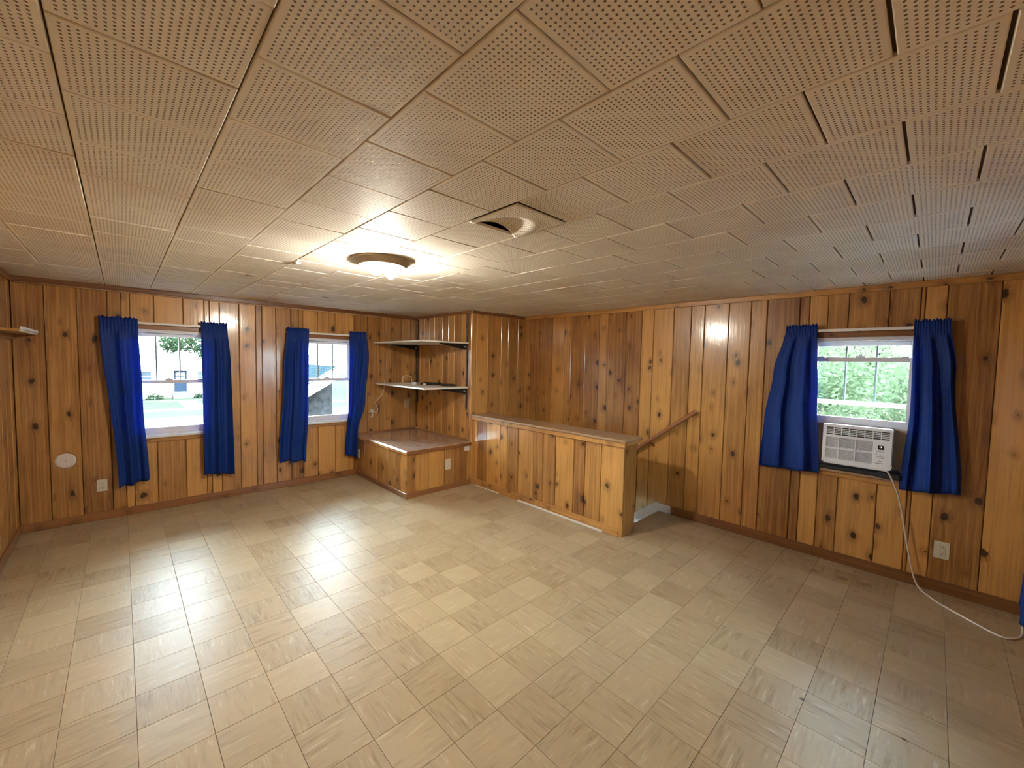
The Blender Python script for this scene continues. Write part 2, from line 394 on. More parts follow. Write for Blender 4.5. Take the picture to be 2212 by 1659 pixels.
# local wall frames: board face looks along local -y;  p(u) gives the world point on the wall
def wall_frame(side):
    if side == 'left': return 0.0, lambda u, d=0.0: (u, YL + d)              # u = X
    if side == 'right': return -PI/2, lambda u, d=0.0: (XR + d, u)             # u = Y, local x runs to -Y
    if side == 'west': return PI/2, lambda u, d=0.0: (XL - d, u)
    if side == 'back': return PI, lambda u, d=0.0: (u, YB - d)
    raise ValueError(side)
T_PL = 0.012
def plank(parent, rz, cx, cy, w, z0, z1, mat='pine', t=T_PL, gap=0.0018, ch=0.0058):
    """One tongue-and-groove board; (cx, cy) is the centre of its face line on the wall plane."""
    hw = w/2 - gap; h = (z1-z0)/2
    prof = [(-hw, t), (-hw, ch), (-hw+ch*0.8, 0.0), (hw-ch*0.8, 0.0), (hw, ch), (hw, t)]
    bm = bmesh.new(); prism(bm, prof, 2, -h, h)
    return finish(bm, 'plank', mat, parent, (cx, cy, (z0+z1)/2), rz)
def board_wall(parent, side_rz, pt, edges, z0, z1, openings=(), mat='pine'):
    """edges: plank joints along the wall; openings: (u0,u1,z0,z1) left clear."""
    edges = sorted(edges)
    for a, b in zip(edges, edges[1:]):
        segs = [(a, b, z0, z1)]
        for (o0, o1, p0, p1) in openings:
            nxt = []
            for (u0, u1, q0, q1) in segs:
                if u1 <= o0+1e-4 or u0 >= o1-1e-4: nxt.append((u0, u1, q0, q1)); continue
                if u0 < o0 - 0.012: nxt.append((u0, o0, q0, q1))
                if u1 > o1 + 0.012: nxt.append((o1, u1, q0, q1))
                m0, m1 = max(u0, o0), min(u1, o1)
                if m1 - m0 > 0.012:
                    if q0 < p0 - 0.01: nxt.append((m0, m1, q0, p0))
                    if q1 > p1 + 0.01: nxt.append((m0, m1, p1, q1))
            segs = nxt
        for (u0, u1, q0, q1) in segs:
            x, y = pt((u0+u1)/2)
            plank(parent, side_rz, x, y, u1-u0, q0, q1, mat)
def wall_shell(name, pieces, mat='groove'):
    o = boxes(name, pieces, mat); tag(o, kind='structure'); return o
def with_hole(u0, u1, z0, z1, holes):
    """Rectangle minus holes (holes disjoint in u): list of (u0,u1,z0,z1)."""
    out = []; cur = u0
    for (a, b, c, d) in sorted(holes):
        out.append((cur, a, z0, z1)); out.append((a, b, z0, c)); out.append((a, b, d, z1)); cur = b
    out.append((cur, u1, z0, z1)); return out

# ------------------------------------------------------------------ the setting: floor, ceiling, walls
XC, YC = 3.105, 3.95              # corner of the boxed-out chase
HX0, HX1, HY = 3.13, 3.35, 1.83   # half wall round the stairwell
SY = 1.93                         # floor edge above the stairs
floor = boxes('floor', [(XL, HX1, YB, YL, -0.16, -0.003), (HX1, XR, YB, SY, -0.16, -0.003)], 'groove'); tag(floor, kind='structure')

def px_of(x, y, z):
    d = Vector((x, y, z-H)); w = d.dot(cf)
    if w <= 0.05: return None
    return 1106+F_PX*d.dot(cr)/w, 829.5-F_PX*d.dot(cu)/w
def px_area(x0, x1, y0, y1, z):
    q = [px_of(*p, z) for p in ((x0, y0), (x1, y0), (x1, y1), (x0, y1))]
    if any(p is None for p in q): return 0.0
    cx = sum(p[0] for p in q)/4; cy = sum(p[1] for p in q)/4
    if not (-120 < cx < 2332 and -120 < cy < 1779): return 0.0
    return abs(sum(q[i][0]*q[(i+1) % 4][1]-q[(i+1) % 4][0]*q[i][1] for i in range(4)))/2

def tile_mesh_data(w, d, t, uv_of, ch=0.0008, down=False):
    """Slab with softly chamfered edge; returns verts, faces, uvs for the top (or bottom) faces."""
    s = -1 if down else 1
    v = [(-w/2+ch, -d/2+ch, 0), (w/2-ch, -d/2+ch, 0), (w/2-ch, d/2-ch, 0), (-w/2+ch, d/2-ch, 0),
         (-w/2, -d/2, -s*ch), (w/2, -d/2, -s*ch), (w/2, d/2, -s*ch), (-w/2, d/2, -s*ch),
         (-w/2, -d/2, -s*t), (w/2, -d/2, -s*t), (w/2, d/2, -s*t), (-w/2, d/2, -s*t)]
    f = [(0, 1, 2, 3)]
    for i in range(4):
        j = (i+1) % 4
        f.append((4+i, 4+j, j, i)); f.append((8+i, 8+j, 4+j, 4+i))
    if down: f = [q[::-1] for q in f]
    return v, f, [uv_of(p) for p in v]
def mesh_from(name, v, f, uv, mat):
    me = bpy.data.meshes.new(name); me.from_pydata(v, [], f)
    l = me.uv_layers.new(name='UVMap')
    for lp in me.loops: l.data[lp.index].uv = uv[lp.vertex_index]
    me.materials.append(M[mat]); return me

# floor tiles: nine-inch vinyl squares, grain turned tile by tile
FX, FY, FS = 0.9265, 1.2508, 0.2281
cells = []
for i in range(-8, 16):
    for j in range(-9, 20):
        x0, x1, y0, y1 = FX+i*FS, FX+(i+1)*FS, FY+j*FS, FY+(j+1)*FS
        x0, x1, y0, y1 = max(x0, XL), min(x1, XR), max(y0, YB), min(y1, YL)
        if x1-x0 < 0.01 or y1-y0 < 0.01: continue
        if x0 >= HX0 - 0.01 and y0 >= HY: 
            if y0 >= SY or x0 < HX1: 
                if not (x1 > HX1 and y0 < SY): continue
        if x0 > 2.2 and y0 > YC-0.02: continue
        if x1 > HX1 and y1 > SY and x0 >= HX0-0.2: y1 = min(y1, SY) if x0 >= HX0-0.01 else y1
        if y1 - y0 < 0.01: continue
        cells.append((px_area(x0, x1, y0, y1, 0), x0, x1, y0, y1, i, j))
cells.sort(reverse=True)
var_cache = {}
def floor_variant(turn, k, w, d):
    key = (turn, k, round(w, 3), round(d, 3))
    if key not in var_cache:
        ou, ov = 10*(k % 9)+3+(37 if turn else 0)*10, 10*(k//9)+3
        def uvf(p):
            a, b = (p[1]/FS, p[0]/FS) if turn else (p[0]/FS, p[1]/FS)
            return (a+ou, b+ov)
        var_cache[key] = tile_mesh_data(w, d, 0.003, uvf)
    return key
mesh_cache = {}
rest_v, rest_f, rest_uv = [], [], []
for n, (ar, x0, x1, y0, y1, i, j) in enumerate(cells):
    turn = (i+j) % 2 == (1 if random.random() < 0.9 else 0)
    key = floor_variant(turn, random.randrange(45), x1-x0-0.0014, y1-y0-0.0014)
    v, f, uv = var_cache[key]; cx, cy = (x0+x1)/2, (y0+y1)/2
    if n < 298:
        if key not in mesh_cache: mesh_cache[key] = mesh_from('floor_tile', v, f, uv, 'floor')
        o = bpy.data.objects.new('floor_tile', mesh_cache[key]); COL.objects.link(o)
        o.location = (cx, cy, 0); o.parent = floor
    else:
        b0 = len(rest_v); rest_v += [(p[0]+cx, p[1]+cy, p[2]) for p in v]
        rest_f += [tuple(q+b0 for q in ff) for ff in f]; rest_uv += uv
o = bpy.data.objects.new('floor_tile_remainder', mesh_from('floor_tile_remainder', rest_v, rest_f, rest_uv, 'floor'))
COL.objects.link(o); o.parent = floor; tag(o, kind='stuff')

# ceiling: furring above, twelve-inch perforated tiles in staggered rows
ceiling = boxes('ceiling', [(XL-0.1, XR+0.1, YB-0.1, YL+0.1, C+0.075, C+0.15)], 'ceil_back'); tag(ceiling, kind='structure')
boxes('furring_sheet', [(XL, 1.10, YB, YL, C+0.0122, C+0.02), (1.48, XR, YB, YL, C+0.0122, C+0.02), (1.10, 1.48, YB, 1.13, C+0.0122, C+0.02), (1.10, 1.48, 1.51, YL, C+0.0122, C+0.02)], 'ceil_back', ceiling)
CX0, CSX, CY0, CSY = -0.0896, 0.3037, 0.5477, 0.3059
ctiles = []
for i in range(-2, 14):
    for j in range(-5, 17):
        off = 0.0 if i % 2 == 0 else 0.5
        x0, x1 = CX0+i*CSX, CX0+(i+1)*CSX; y0, y1 = CY0+(j+off)*CSY, CY0+(j+1+off)*CSY
        a0, a1, b0, b1 = max(x0, XL), min(x1, XR), max(y0, YB), min(y1, YL)
        if a1-a0 < 0.012 or b1-b0 < 0.012: continue
        if (a0+a1)/2 > XC and b0 > YC-0.06: continue
        ctiles.append((px_area(a0, a1, b0, b1, C), a0, a1, b0, b1, x0, y0, i, j))
ctiles.sort(reverse=True)
rv, rf, ruv = [], [], []
for n, (ar, a0, a1, b0, b1, x0, y0, i, j) in enumerate(ctiles):
    if i == 4 and j == 2: continue       # the damaged tile, built below
    gx = 0.0042; gy = 0.0040 + (0.0032 if i >= 3 else 0.0) + random.uniform(-0.0008, 0.0012)
    w, d = a1-a0-gx, b1-b0-gy; cx, cy = (a0+a1)/2, (b0+b1)/2
    ou, ov = random.randrange(40), random.randrange(40)
    uvf = lambda p: (p[0]+cx-x0+ou, p[1]+cy-y0+ov)
    v, f, uv = tile_mesh_data(w, d, 0.012, uvf, 0.0022, True)
    dz = random.uniform(-0.0009, 0.0009)
    if n < 299:
        o = bpy.data.objects.new('ceiling_tile', mesh_from('ceiling_tile', v, f, uv, 'ceil')); COL.objects.link(o)
        o.location = (cx, cy, C+dz); o.rotation_euler = (random.uniform(-.004, .004), random.uniform(-.004, .004), 0); o.parent = ceiling
    else:
        k0 = len(rv); rv += [(p[0]+cx, p[1]+cy, p[2]+C) for p in v]; rf += [tuple(q+k0 for q in ff) for ff in f]; ruv += uv
if rv:
    o = bpy.data.objects.new('ceiling_tile_remainder', mesh_from('ceiling_tile_remainder', rv, rf, ruv, 'ceil')); COL.objects.link(o); o.parent = ceiling; tag(o, kind='stuff')
# the tile that has been pushed in: dished upwards, its far edge torn off the joint
dx0, dy0 = CX0+4*CSX, CY0+2*CSY
G = 30; v, f, uv = [], [], []
for b in range(G+1):
    for a in range(G+1):
        x = 0.004+(CSX-0.008)*a/G; y = 0.004+(CSY-0.008)*b/G
        r = math.hypot((x-0.15)/0.125, (y-0.30)/0.21)
        dent = 0.037*max(0.0, 1-r*r)**0.7*min(1.0, 0.55+x*3.0)
        sag = -0.004*math.exp(-((r-1.0)/0.22)**2)*max(0.0, min(1.0, (x-0.08)/0.15))
        lift = 0.0
        v.append((dx0+x, dy0+y, C+dent+sag+lift*0.5)); uv.append((x, y))
for b in range(G):
    for a in range(G):
        q = a+b*(G+1); f.append((q, q+G+1, q+G+2, q+1))
me = mesh_from('ceiling_tile', v, f, uv, 'ceil')
for p in me.polygons: p.use_smooth = True
dt = bpy.data.objects.new('ceiling_tile', me); COL.objects.link(dt); dt.parent = ceiling
md = dt.modifiers.new('thickness', 'SOLIDIFY'); md.thickness = 0.008; md.offset = 1.0
tag(dt, 'dished broken ceiling tile with a torn edge')
# small scars in the ceiling
bm = bmesh.new()
for k in range(10):
    a = k*2*PI/10; 
    if k == 0: ring = []
    ring.append(bm.verts.new((1.516+0.042*math.cos(a), 4.34+0.018*math.sin(a), C-0.0022)))
bm.faces.new(ring); sc_o = finish(bm, 'torn_slit', 'ceil_back', ceiling)
boxes('torn_paper_flap', [(0.83, 0.86, 2.90, 2.96, C-0.012, C-0.0015)], 'white_paint', ceiling, bev=0.003)
boxes('torn_slit', [(0.70, 0.745, 3.665, 3.68, C-0.003, C-0.001)], 'ceil_back', ceiling)

# wall with the two windows (far left)
W1 = (0.0125, 0.6725, 0.735, 1.765); W2 = (1.525, 2.185, 0.735, 1.765); W3 = (0.07, 0.73, 0.735, 1.765); W4 = (2.25, 2.91, 0.735, 1.765)
WT = 0.13
wall_left = wall_shell('wall_left', [(a, b, YL+T_PL, YL+WT, c, d) for a, b, c, d in with_hole(XL-WT, XR+WT, -2.6, C+0.1, [W1, W2])])
left_edges = [XL, -0.46, -0.27, -0.08, 0.07, 0.239, 0.459, 0.628, 0.757, 0.93, 1.085, 1.145, 1.284, 1.44, 1.572, 1.738, 1.945, 2.121, 2.369, 2.542, 2.713, 2.86, 3.003, XC]
rz, pt = wall_frame('left')
board_wall(wall_left, rz, pt, left_edges, 0.0, C, [W1, W2])
# wall with the air conditioner (right), carried down into the stairwell
wall_right = wall_shell('wall_right', [(XR+T_PL, XR+WT, a, b, c, d) for a, b, c, d in with_hole(YB-WT, YL+WT, -2.6, C+0.1, [W3])])
right_edges = [YB, -0.27, -0.035, 0.092, 0.253, 0.483, 0.61, 0.795, 1.03, 1.155, 1.337, 1.552, 1.68, 1.853, 2.068, 2.203, 2.387, 2.621, 2.741, 2.934, 3.147, 3.259, 3.453, 3.68, 3.85, YC+0.02]
rz, pt = wall_frame('right')
board_wall(wall_right, rz, pt, [e for e in right_edges if e <= 1.86], 0.0, C, [W3])
board_wall(wall_right, rz, pt, [e for e in right_edges if e >= 1.85], -2.4, C)
# chase: front face over the stairwell and side face in the alcove
wall_chase = wall_shell('wall_chase', [(XC+T_PL, XR, YC+T_PL, YC+0.1, -2.6, C+0.1), (XC+T_PL, XC+0.1, YC+T_PL, YL, 0, C+0.1)])
board_wall(wall_chase, 0.0, lambda u: (u, YC), [XC, 3.183, 3.361, 3.591, 3.72, 3.9, XR], -2.4, C)
board_wall(wall_chase, -PI/2, lambda u: (XC, u), [YC+T_PL, 4.056, 4.151, 4.312, 4.442, 4.576, 4.777, 4.893, 5.022, 5.134, YL], 0.53, C)
# walls round the photographer
wall_west = wall_shell('wall_west', [(XL-WT, XL-T_PL, YB-WT, YL+WT, -0.2, C+0.1)])
rz, pt = wall_frame('west')
e = [YB]; 
while e[-1] < YL-0.3: e.append(e[-1]+random.choice((0.13, 0.17, 0.2, 0.23)))
board_wall(wall_west, rz, pt, e+[YL], 0.0, C)
wall_back = wall_shell('wall_back', [(a, b, YB-WT, YB-T_PL, c, d) for a, b, c, d in with_hole(XL-WT, XR+WT, -0.2, C+0.1, [W4])])
rz, pt = wall_frame('back')
e = [XL]
while e[-1] < XR-0.3: e.append(e[-1]+random.choice((0.13, 0.17, 0.2, 0.23)))
board_wall(wall_back, rz, pt, e+[XR], 0.0, C, [W4])

# crown mouldings and baseboards
def trim(name, b, mat, bev=0.004):
    o = cbox(name, *b, mat, bev=bev); tag(o, kind='structure'); return o
trim('trim_1', (XL, XC, YL-0.02, YL, 2.098, C), 'trim_dark')
trim('trim_2', (XR-0.02, XR, YB, YC, 2.098, C), 'pine_y')
trim('trim_3', (XC-0.018, XC, YC-0.018, YL-0.02, 2.105, C), 'trim_dark_y')
trim('trim_4', (XC, XR-0.02, YC-0.018, YC, 2.105, C), 'trim_dark')
trim('trim_5', (XL, XL+0.02, YB, YL-0.02, 2.098, C), 'trim_dark_y')
trim('trim_6', (XL+0.02, XR-0.02, YB, YB+0.02, 2.098, C), 'trim_dark')
trim('baseboard_left', (XL, 2.21, YL-0.014, YL, 0, 0.075), 'trim_dark')
trim('baseboard_right', (XR-0.016, XR, YB, 1.795, 0, 0.08), 'trim_dark_y')
trim('baseboard_west', (XL, XL+0.014, YB, YL-0.014, 0, 0.075), 'trim_dark_y')
trim('baseboard_back', (XL+0.014, XR-0.016, YB, YB+0.014, 0, 0.075), 'trim_dark')
trim('trim_7', (XC-0.010, XC+0.022, YC-0.010, YC-0.0005, 0.0, 2.105), 'pine')     # corner strip of the chase
trim('trim_8', (XC-0.010, XC-0.0005, YC, YC+0.03, 0.56, 2.105), 'pine')

# half wall round the stairwell
half = boxes('wall_half', [(HX0+T_PL, HX1-T_PL, HY+T_PL, YC, -0.16, 0.82)], 'groove'); tag(half, kind='structure')
hw_edges = [3.95, 3.845, 3.668, 3.428, 3.31, 3.132, 2.903, 2.771, 2.599, 2.372, 2.242, 2.062, HY]
board_wall(half, -PI/2, lambda u: (HX0, u), hw_edges, 0.0, 0.83)
board_wall(half, PI/2, lambda u: (HX1, u), [HY, 2.0, 2.19, 2.4, 2.55, 2.78, 2.97, 3.2, 3.41, 3.6, 3.78, YC], -0.16, 0.83)
plank(half, 0.0, (HX0+HX1)/2, HY, HX1-HX0-0.002, 0.0, 0.83)
cbox('cap', 3.095, 3.39, 1.80, YC, 0.846, 0.868, 'pine_top', half, 0.004)
cbox('cap_moulding', 3.108, HX0, 1.812, YC, 0.80, 0.846, 'pine_y', half, 0.004)
cbox('cap_moulding', HX0, 3.375, 1.812, HY, 0.815, 0.846, 'pine_x', half, 0.003)
cbox('skirting', 3.118, HX0, 1.86, YC, 0.0, 0.078, 'pine_y', half, 0.003)
# stairs going down behind it
stair = empty('stair_flight', (0, 0, 0)); tag(stair, kind='structure')
RISE, RUN = 0.20, 0.262
for k in range(8):
    y = SY + k*RUN; z = -RISE*(k+1)
    cbox('tread', HX1, XR, y-0.01, min(y+RUN, YC), z-0.03, z, 'tread', stair, 0.004)
    cbox('riser', HX1, XR, y-0.012, y, z, z+RISE-0.03 if k else -0.003, 'carpet', stair)
cbox('bottom_landing', HX1, XR, SY-0.1, YC, -2.6, -2.5, 'tread', stair)
bm = bmesh.new()
prism(bm, [(1.80, 0.0), (1.803, 0.078), (1.967, 0.083), (YC, 0.083-0.765*(YC-1.967)), (YC, -0.20-0.765*(YC-1.967)), (1.95, -0.2), (1.93, 0.0)], 0, XR-0.017, XR-0.0005)
o = finish(bm, 'trim_9', 'carpet'); tag(o, kind='structure')

# ------------------------------------------------------------------ windows
def sash(parent, name, u0, u1, z0, z1, d0, d1, stile, top, bot, muntins=0, lock=False):
    """Local frame: x along the wall, y into the wall, z up."""
    s = boxes(name, [(u0, u0+stile, d0, d1, z0, z1), (u1-stile, u1, d0, d1, z0, z1), (u0+stile, u1-stile, d0, d1, z1-top, z1), (u0+stile, u1-stile, d0, d1, z0, z0+bot)], 'white_frame', parent, bev=0.003)
    dm = (d0+d1)/2
    boxes('pane', [(u0+stile, u1-stile, dm-0.002, dm+0.002, z0+bot, z1-top)], 'glass', s)
    for k in range(muntins):
        x = u0+stile+(u1-u0-2*stile)*(k+1)/(muntins+1)
        boxes('muntin', [(x-0.006, x+0.006, dm-0.007, dm+0.007, z0+bot, z1-top)], 'muntin', s)
    if lock:
        c = (u0+u1)/2
        boxes('sash_lock', [(c-0.03, c+0.03, d0-0.004, d1, z1, z1+0.012), (c-0.012, c+0.012, d0-0.002, d1-0.006, z1+0.012, z1+0.022)], 'white_frame', s, bev=0.002)
        boxes('tilt_latch', [(u0+stile, u0+stile+0.045, d0, d1, z1, z1+0.008)], 'white_frame', s, bev=0.002)
        boxes('tilt_latch', [(u1-stile-0.045, u1-stile, d0, d1, z1, z1+0.008)], 'white_frame', s, bev=0.002)
    return s
def window(name, side, op, raised=False):
    rz, pt = wall_frame(side); u0, u1, z0, z1 = op
    x, y = pt((u0+u1)/2); r = empty(name, (x, y, 0), rz); tag(r, kind='structure')
    w = (u1-u0)/2; j = 0.022
    boxes('frame', [(-w, -w+j, -0.004, WT+0.02, z0, z1), (w-j, w, -0.004, WT+0.02, z0, z1), (-w+j, w-j, -0.004, WT+0.02, z1-0.03, z1), (-w+j, w-j, 0.0, WT+0.03, z0, z0+0.012)], 'white_frame', r, bev=0.003)
    zm = 1.257
    sash(r, 'upper_sash', -w+j, w-j, zm-0.018, z1-0.03, 0.072, 0.098, 0.038, 0.036, 0.034, 2)
    if raised: sash(r, 'lower_sash', -w+j, w-j, 1.085, 1.612, 0.032, 0.060, 0.038, 0.034, 0.060, 0, True)
    else: sash(r, 'lower_sash', -w+j, w-j, z0+0.012, zm+0.018, 0.032, 0.060, 0.038, 0.034, 0.062, 0, True)
    cs = 0.045
    boxes('head_casing', [(-w-cs, w+cs, -0.010, 0.0, z1, z1+0.042)], 'trim_dark', r, bev=0.003)
    for s_ in (-1, 1): boxes('side_casing', [(min(s_*w, s_*(w+cs)), max(s_*w, s_*(w+cs)), -0.010, 0.0, z0, z1)], 'pine', r, bev=0.003)
    boxes('sill', [(-w-cs, w+cs, -0.032, 0.03, z0-0.022, z0+0.002)], 'white_paint' if side == 'left' else 'pine_top', r, bev=0.004)
    boxes('apron', [(-w-cs, w+cs, -0.012, 0.0, z0-0.062, z0-0.022)], 'pine_x', r, bev=0.003)
    return r
window('window_1', 'left', W1); window('window_2', 'left', W2); window('window_3', 'right', W3, True); window('window_4', 'back', W4)

# ------------------------------------------------------------------ curtains and rods
def interp(tab, v):
    for (a, p), (b, q) in zip(tab, tab[1:]):
        if v <= b: 
            s = (v-a)/(b-a) if b > a else 0; s = s*s*(3-2*s); return p+(q-p)*s
    return tab[-1][1]
def curtain(side, lo, hi, ztop, zb0, zb1, folds, seed, label, amp=0.016, belly=0.0, group='blue curtain panels'):
    """lo/hi: wall coordinate of the two edges by height fraction 0 (top) .. 1 (hem)."""
    rnd = random.Random(seed); rz, pt = wall_frame(side)
    c = (interp(lo, 0)+interp(hi, 0))/2; x, y = pt(c)
    sx = {'left': 1, 'right': -1, 'west': 1, 'back': -1}[side]
    NU, NV = 72, 46; v, f = [], []
    ph = [rnd.uniform(0, 6.28) for _ in range(4)]
    for b in range(NV+1):
        t = b/NV
        for a in range(NU+1):
            s = a/NU; e0, e1 = interp(lo, t), interp(hi, t)
            g = min(1.0, t*2.2)
            w1 = 2*PI*folds*s+ph[0]+0.7*math.sin(2.2*t+ph[1])
            fold = math.sin(w1+0.55*math.sin(w1))
            fold2 = math.sin(2*PI*folds*0.45*s+ph[2]+0.8*t)
            fine = math.sin(2*PI*folds*2.7*s+ph[3]+1.5*t)
            depth = -0.066-amp*(0.25+0.9*g)*(0.75*fold+0.45*fold2*g+0.10*fine)-belly*t*t*(0.35+0.65*(s if side != 'right' else 1))
            s2 = s+0.035*math.sin(2*PI*folds*s+ph[3])*g/folds*2
            u = e0+(e1-e0)*s2
            zb = zb0+(zb1-zb0)*s+0.006*math.sin(2*PI*folds*s+ph[1])
            z = ztop+(zb-ztop)*t
            if t < 0.09:     # gathered heading, the rod runs behind it
                k = 1-abs(t-0.03)/0.06
                depth = -0.066-0.004*math.sin(2*PI*folds*5*s+ph[2])*k-0.004*math.sin(PI*min(t/0.05, 1))
                if b == 0: z += 0.006*math.sin(2*PI*folds*4*s+ph[3])+0.004*math.sin(2*PI*folds*1.3*s)
            depth = min(depth, -0.040 if t > 0.09 else -0.060)
            v.append(((u-c)*sx, depth, z)); 
    for b in range(NV):
        for a in range(NU):
            q = a+b*(NU+1); f.append((q, q+1, q+NU+2, q+NU+1))
    me = bpy.data.meshes.new('curtain'); me.from_pydata(v, [], f)
    for p in me.polygons: p.use_smooth = True
    me.materials.append(M['curtain'])
    o = bpy.data.objects.new('curtain', me); COL.objects.link(o); o.location = (x, y, 0); o.rotation_euler = (0, 0, rz)
    m = o.modifiers.new('cloth', 'SOLIDIFY'); m.thickness = 0.0016; m.offset = 0
    # rod-pocket seam as a part
    tag(o, label, 'curtain', group); return o
curtain('left', [(0, -0.135), (1, -0.045)], [(0, 0.122), (0.5, 0.14), (1, 0.172)], 1.858, 0.285, 0.325, 2.2, 1, 'dark blue curtain on the left side of the window nearest the room corner shelf', 0.026)
curtain('left', [(0, 0.592), (1, 0.588)], [(0, 0.812), (0.25, 0.833), (1, 0.846)], 1.865, 0.30, 0.262, 2.1, 2, 'dark blue curtain on the right side of the window showing the house across the street', 0.026)
curtain('left', [(0, 1.379), (0.3, 1.345), (1, 1.292)], [(0, 1.618), (0.6, 1.612), (1, 1.582)], 1.868, 0.315, 0.290, 2.2, 3, 'dark blue curtain on the left side of the window showing the garage roof', 0.024)
curtain('left', [(0, 2.10), (0.5, 2.085), (1, 2.03)], [(0, 2.322), (0.18, 2.348), (0.55, 2.29), (0.8, 2.195), (1, 2.19)], 1.868, 0.30, 0.245, 1.9, 4, 'narrow blue curtain hanging between a window and the wooden platform', 0.024)
curtain('right', [(0, 0.662), (0.5, 0.641), (1, 0.605)], [(0, 0.868), (0.33, 0.945), (0.66, 0.99), (1, 1.008)], 1.868, 0.695, 0.672, 2.3, 5, 'royal blue curtain on the stair side of the air conditioner window', 0.030)
curtain('right', [(0, -0.058), (0.3, -0.10), (1, -0.168)], [(0, 0.118), (0.5, 0.112), (1, 0.142)], 1.868, 0.705, 0.668, 2.6, 6, 'royal blue curtain on the outlet side of the air conditioner window', 0.030)
curtain('back', [(0, 2.02), (1, 1.90)], [(0, 2.42), (1, 2.46)], 1.868, 0.29, 0.29, 2.2, 7, 'blue curtain on the far side of the window behind the camera')  # unseen panel; both back panels drawn over the glass to cut daylight
curtain('back', [(0, 2.66), (1, 2.62)], [(0, 3.10), (0.5, 3.22), (1, 3.40)], 1.868, 0.29, 0.284, 2.6, 8, 'blue curtain edge cut off by the right border of the photo', 0.016, belly=0.024)
def rod(side, u0, u1, label):
    rz, pt = wall_frame(side); c = (u0+u1)/2; x, y = pt(c); w = abs(u1-u0)/2
    r = empty('curtain_rod', (x, y, 1.818), rz); tag(r, label, 'curtain rod', 'white curtain rods')
    boxes('rod_bar', [(-w, w, -0.056, -0.048, -0.011, 0.011)], 'rod', r, bev=0.003)
    for s_ in (-1, 1): boxes('rod_return', [(s_*w-0.004, s_*w+0.004, -0.056, 0.0, -0.011, 0.011)], 'rod', r, bev=0.002)
rod('left', -0.12, 0.80, 'white flat curtain rod over the window showing the house across the street')
rod('left', 1.39, 2.31, 'white flat curtain rod over the window showing the garage roof')
rod('right', -0.045, 0.85, 'white flat curtain rod over the air conditioner window')
rod('back', 2.04, 3.08, 'white curtain rod over the window behind the camera')

# ------------------------------------------------------------------ air conditioner in the right window
AY0, AY1, AZ0, AZ1 = 0.184, 0.578, 0.806, 1.098
AW = AY1-AY0; ah = AZ1-AZ0
ac = empty('window_air_conditioner', (XR-0.115, (AY0+AY1)/2, AZ0), -PI/2)
tag(ac, 'white window air conditioner with slatted grille and dark display', 'air conditioner')
w = AW/2
boxes('casing', [(-w+0.003, w-0.003, 0.03, 0.42, 0.004, ah-0.004)], 'ac_side', ac, bev=0.004)
# front panel as a frame with openings: vents on top, six grille fields below
fx = lambda a: -w+a*AW
fz = lambda a: ah*(1-a)
vent = (0.055, 0.965, 0.075, 0.275); gr = (0.055, 0.745, 0.335, 0.895)
fr = []
fr += [(-w, w, 0, 0.03, fz(vent[2]), ah), (-w, fx(vent[0]), 0, 0.03, 0, fz(vent[2])), (fx(vent[1]), w, 0, 0.03, fz(gr[2]), fz(vent[2])), (fx(vent[0]), fx(vent[1]), 0, 0.03, fz(gr[2]), fz(vent[3])), (fx(gr[0]), w, 0, 0.03, 0, fz(gr[3])), (fx(gr[1]), w, 0, 0.03, fz(gr[3]), fz(gr[2]))]
fp = boxes('front_panel', fr, 'ac_white', ac)
boxes('vent_backing', [(fx(vent[0])-0.002, fx(vent[1])+0.002, 0.020, 0.029, fz(vent[3])-0.002, fz(vent[2])+0.002), (fx(gr[0])-0.002, fx(gr[1])+0.002, 0.018, 0.029, fz(gr[3])-0.002, fz(gr[2])+0.002)], 'ac_grey', fp)
lst = []
for k in range(1, 8): x = fx(vent[0]+(vent[1]-vent[0])*k/8); lst.append((x-0.0028, x+0.0028, 0.001, 0.02, fz(vent[3]), fz(vent[2])))
for k in range(1, 5): z = fz(vent[2]+(vent[3]-vent[2])*k/5); lst.append((fx(vent[0]), fx(vent[1]), 0.004, 0.02, z-0.0026, z+0.0026))
boxes('air_vent_louvres', lst, 'ac_white', ac)
lst = []
for k in (1, 2): x = fx(gr[0]+(gr[1]-gr[0])*(0.28+0.36*(k-1))); lst.append((x-0.003, x+0.003, 0.0, 0.018, fz(gr[3]), fz(gr[2])))
zc = fz((gr[2]+gr[3])/2); lst.append((fx(gr[0]), fx(gr[1]), 0.0, 0.018, zc-0.006, zc+0.006))
for half_ in range(2):
    za, zb = (fz(gr[3]), zc-0.006) if half_ == 0 else (zc+0.006, fz(gr[2]))
    for k in range(10): z = za+(zb-za)*(k+0.5)/10; lst.append((fx(gr[0]), fx(gr[1]), 0.003, 0.018, z-0.0019, z+0.0019))
boxes('intake_grille', lst, 'ac_white', ac)
cp = boxes('control_panel', [(fx(0.785), fx(0.935), -0.0015, 0.001, fz(0.90), fz(0.36))], 'ac_white', ac)
boxes('display', [(fx(0.815), fx(0.895), -0.003, -0.0015, fz(0.515), fz(0.415))], 'ac_black', cp)
cu_ = bpy.data.curves.new('display_digits', 'FONT'); cu_.body = '78'; cu_.size = 0.015; cu_.align_x = 'CENTER'; cu_.align_y = 'CENTER'
to = bpy.data.objects.new('digits_tmp', cu_); COL.objects.link(to)
bpy.context.view_layer.update()
dg = bpy.context.evaluated_depsgraph_get(); me = bpy.data.meshes.new_from_object(to.evaluated_get(dg)); bpy.data.objects.remove(to)
me.name = 'display_digits'; me.materials.clear(); me.materials.append(M['digits'])
o = bpy.data.objects.new('display_digits', me); COL.objects.link(o); o.parent = cp; o.rotation_euler = (PI/2, 0, 0); o.location = (fx(0.855), -0.0034, fz(0.455))
bm = bmesh.new()
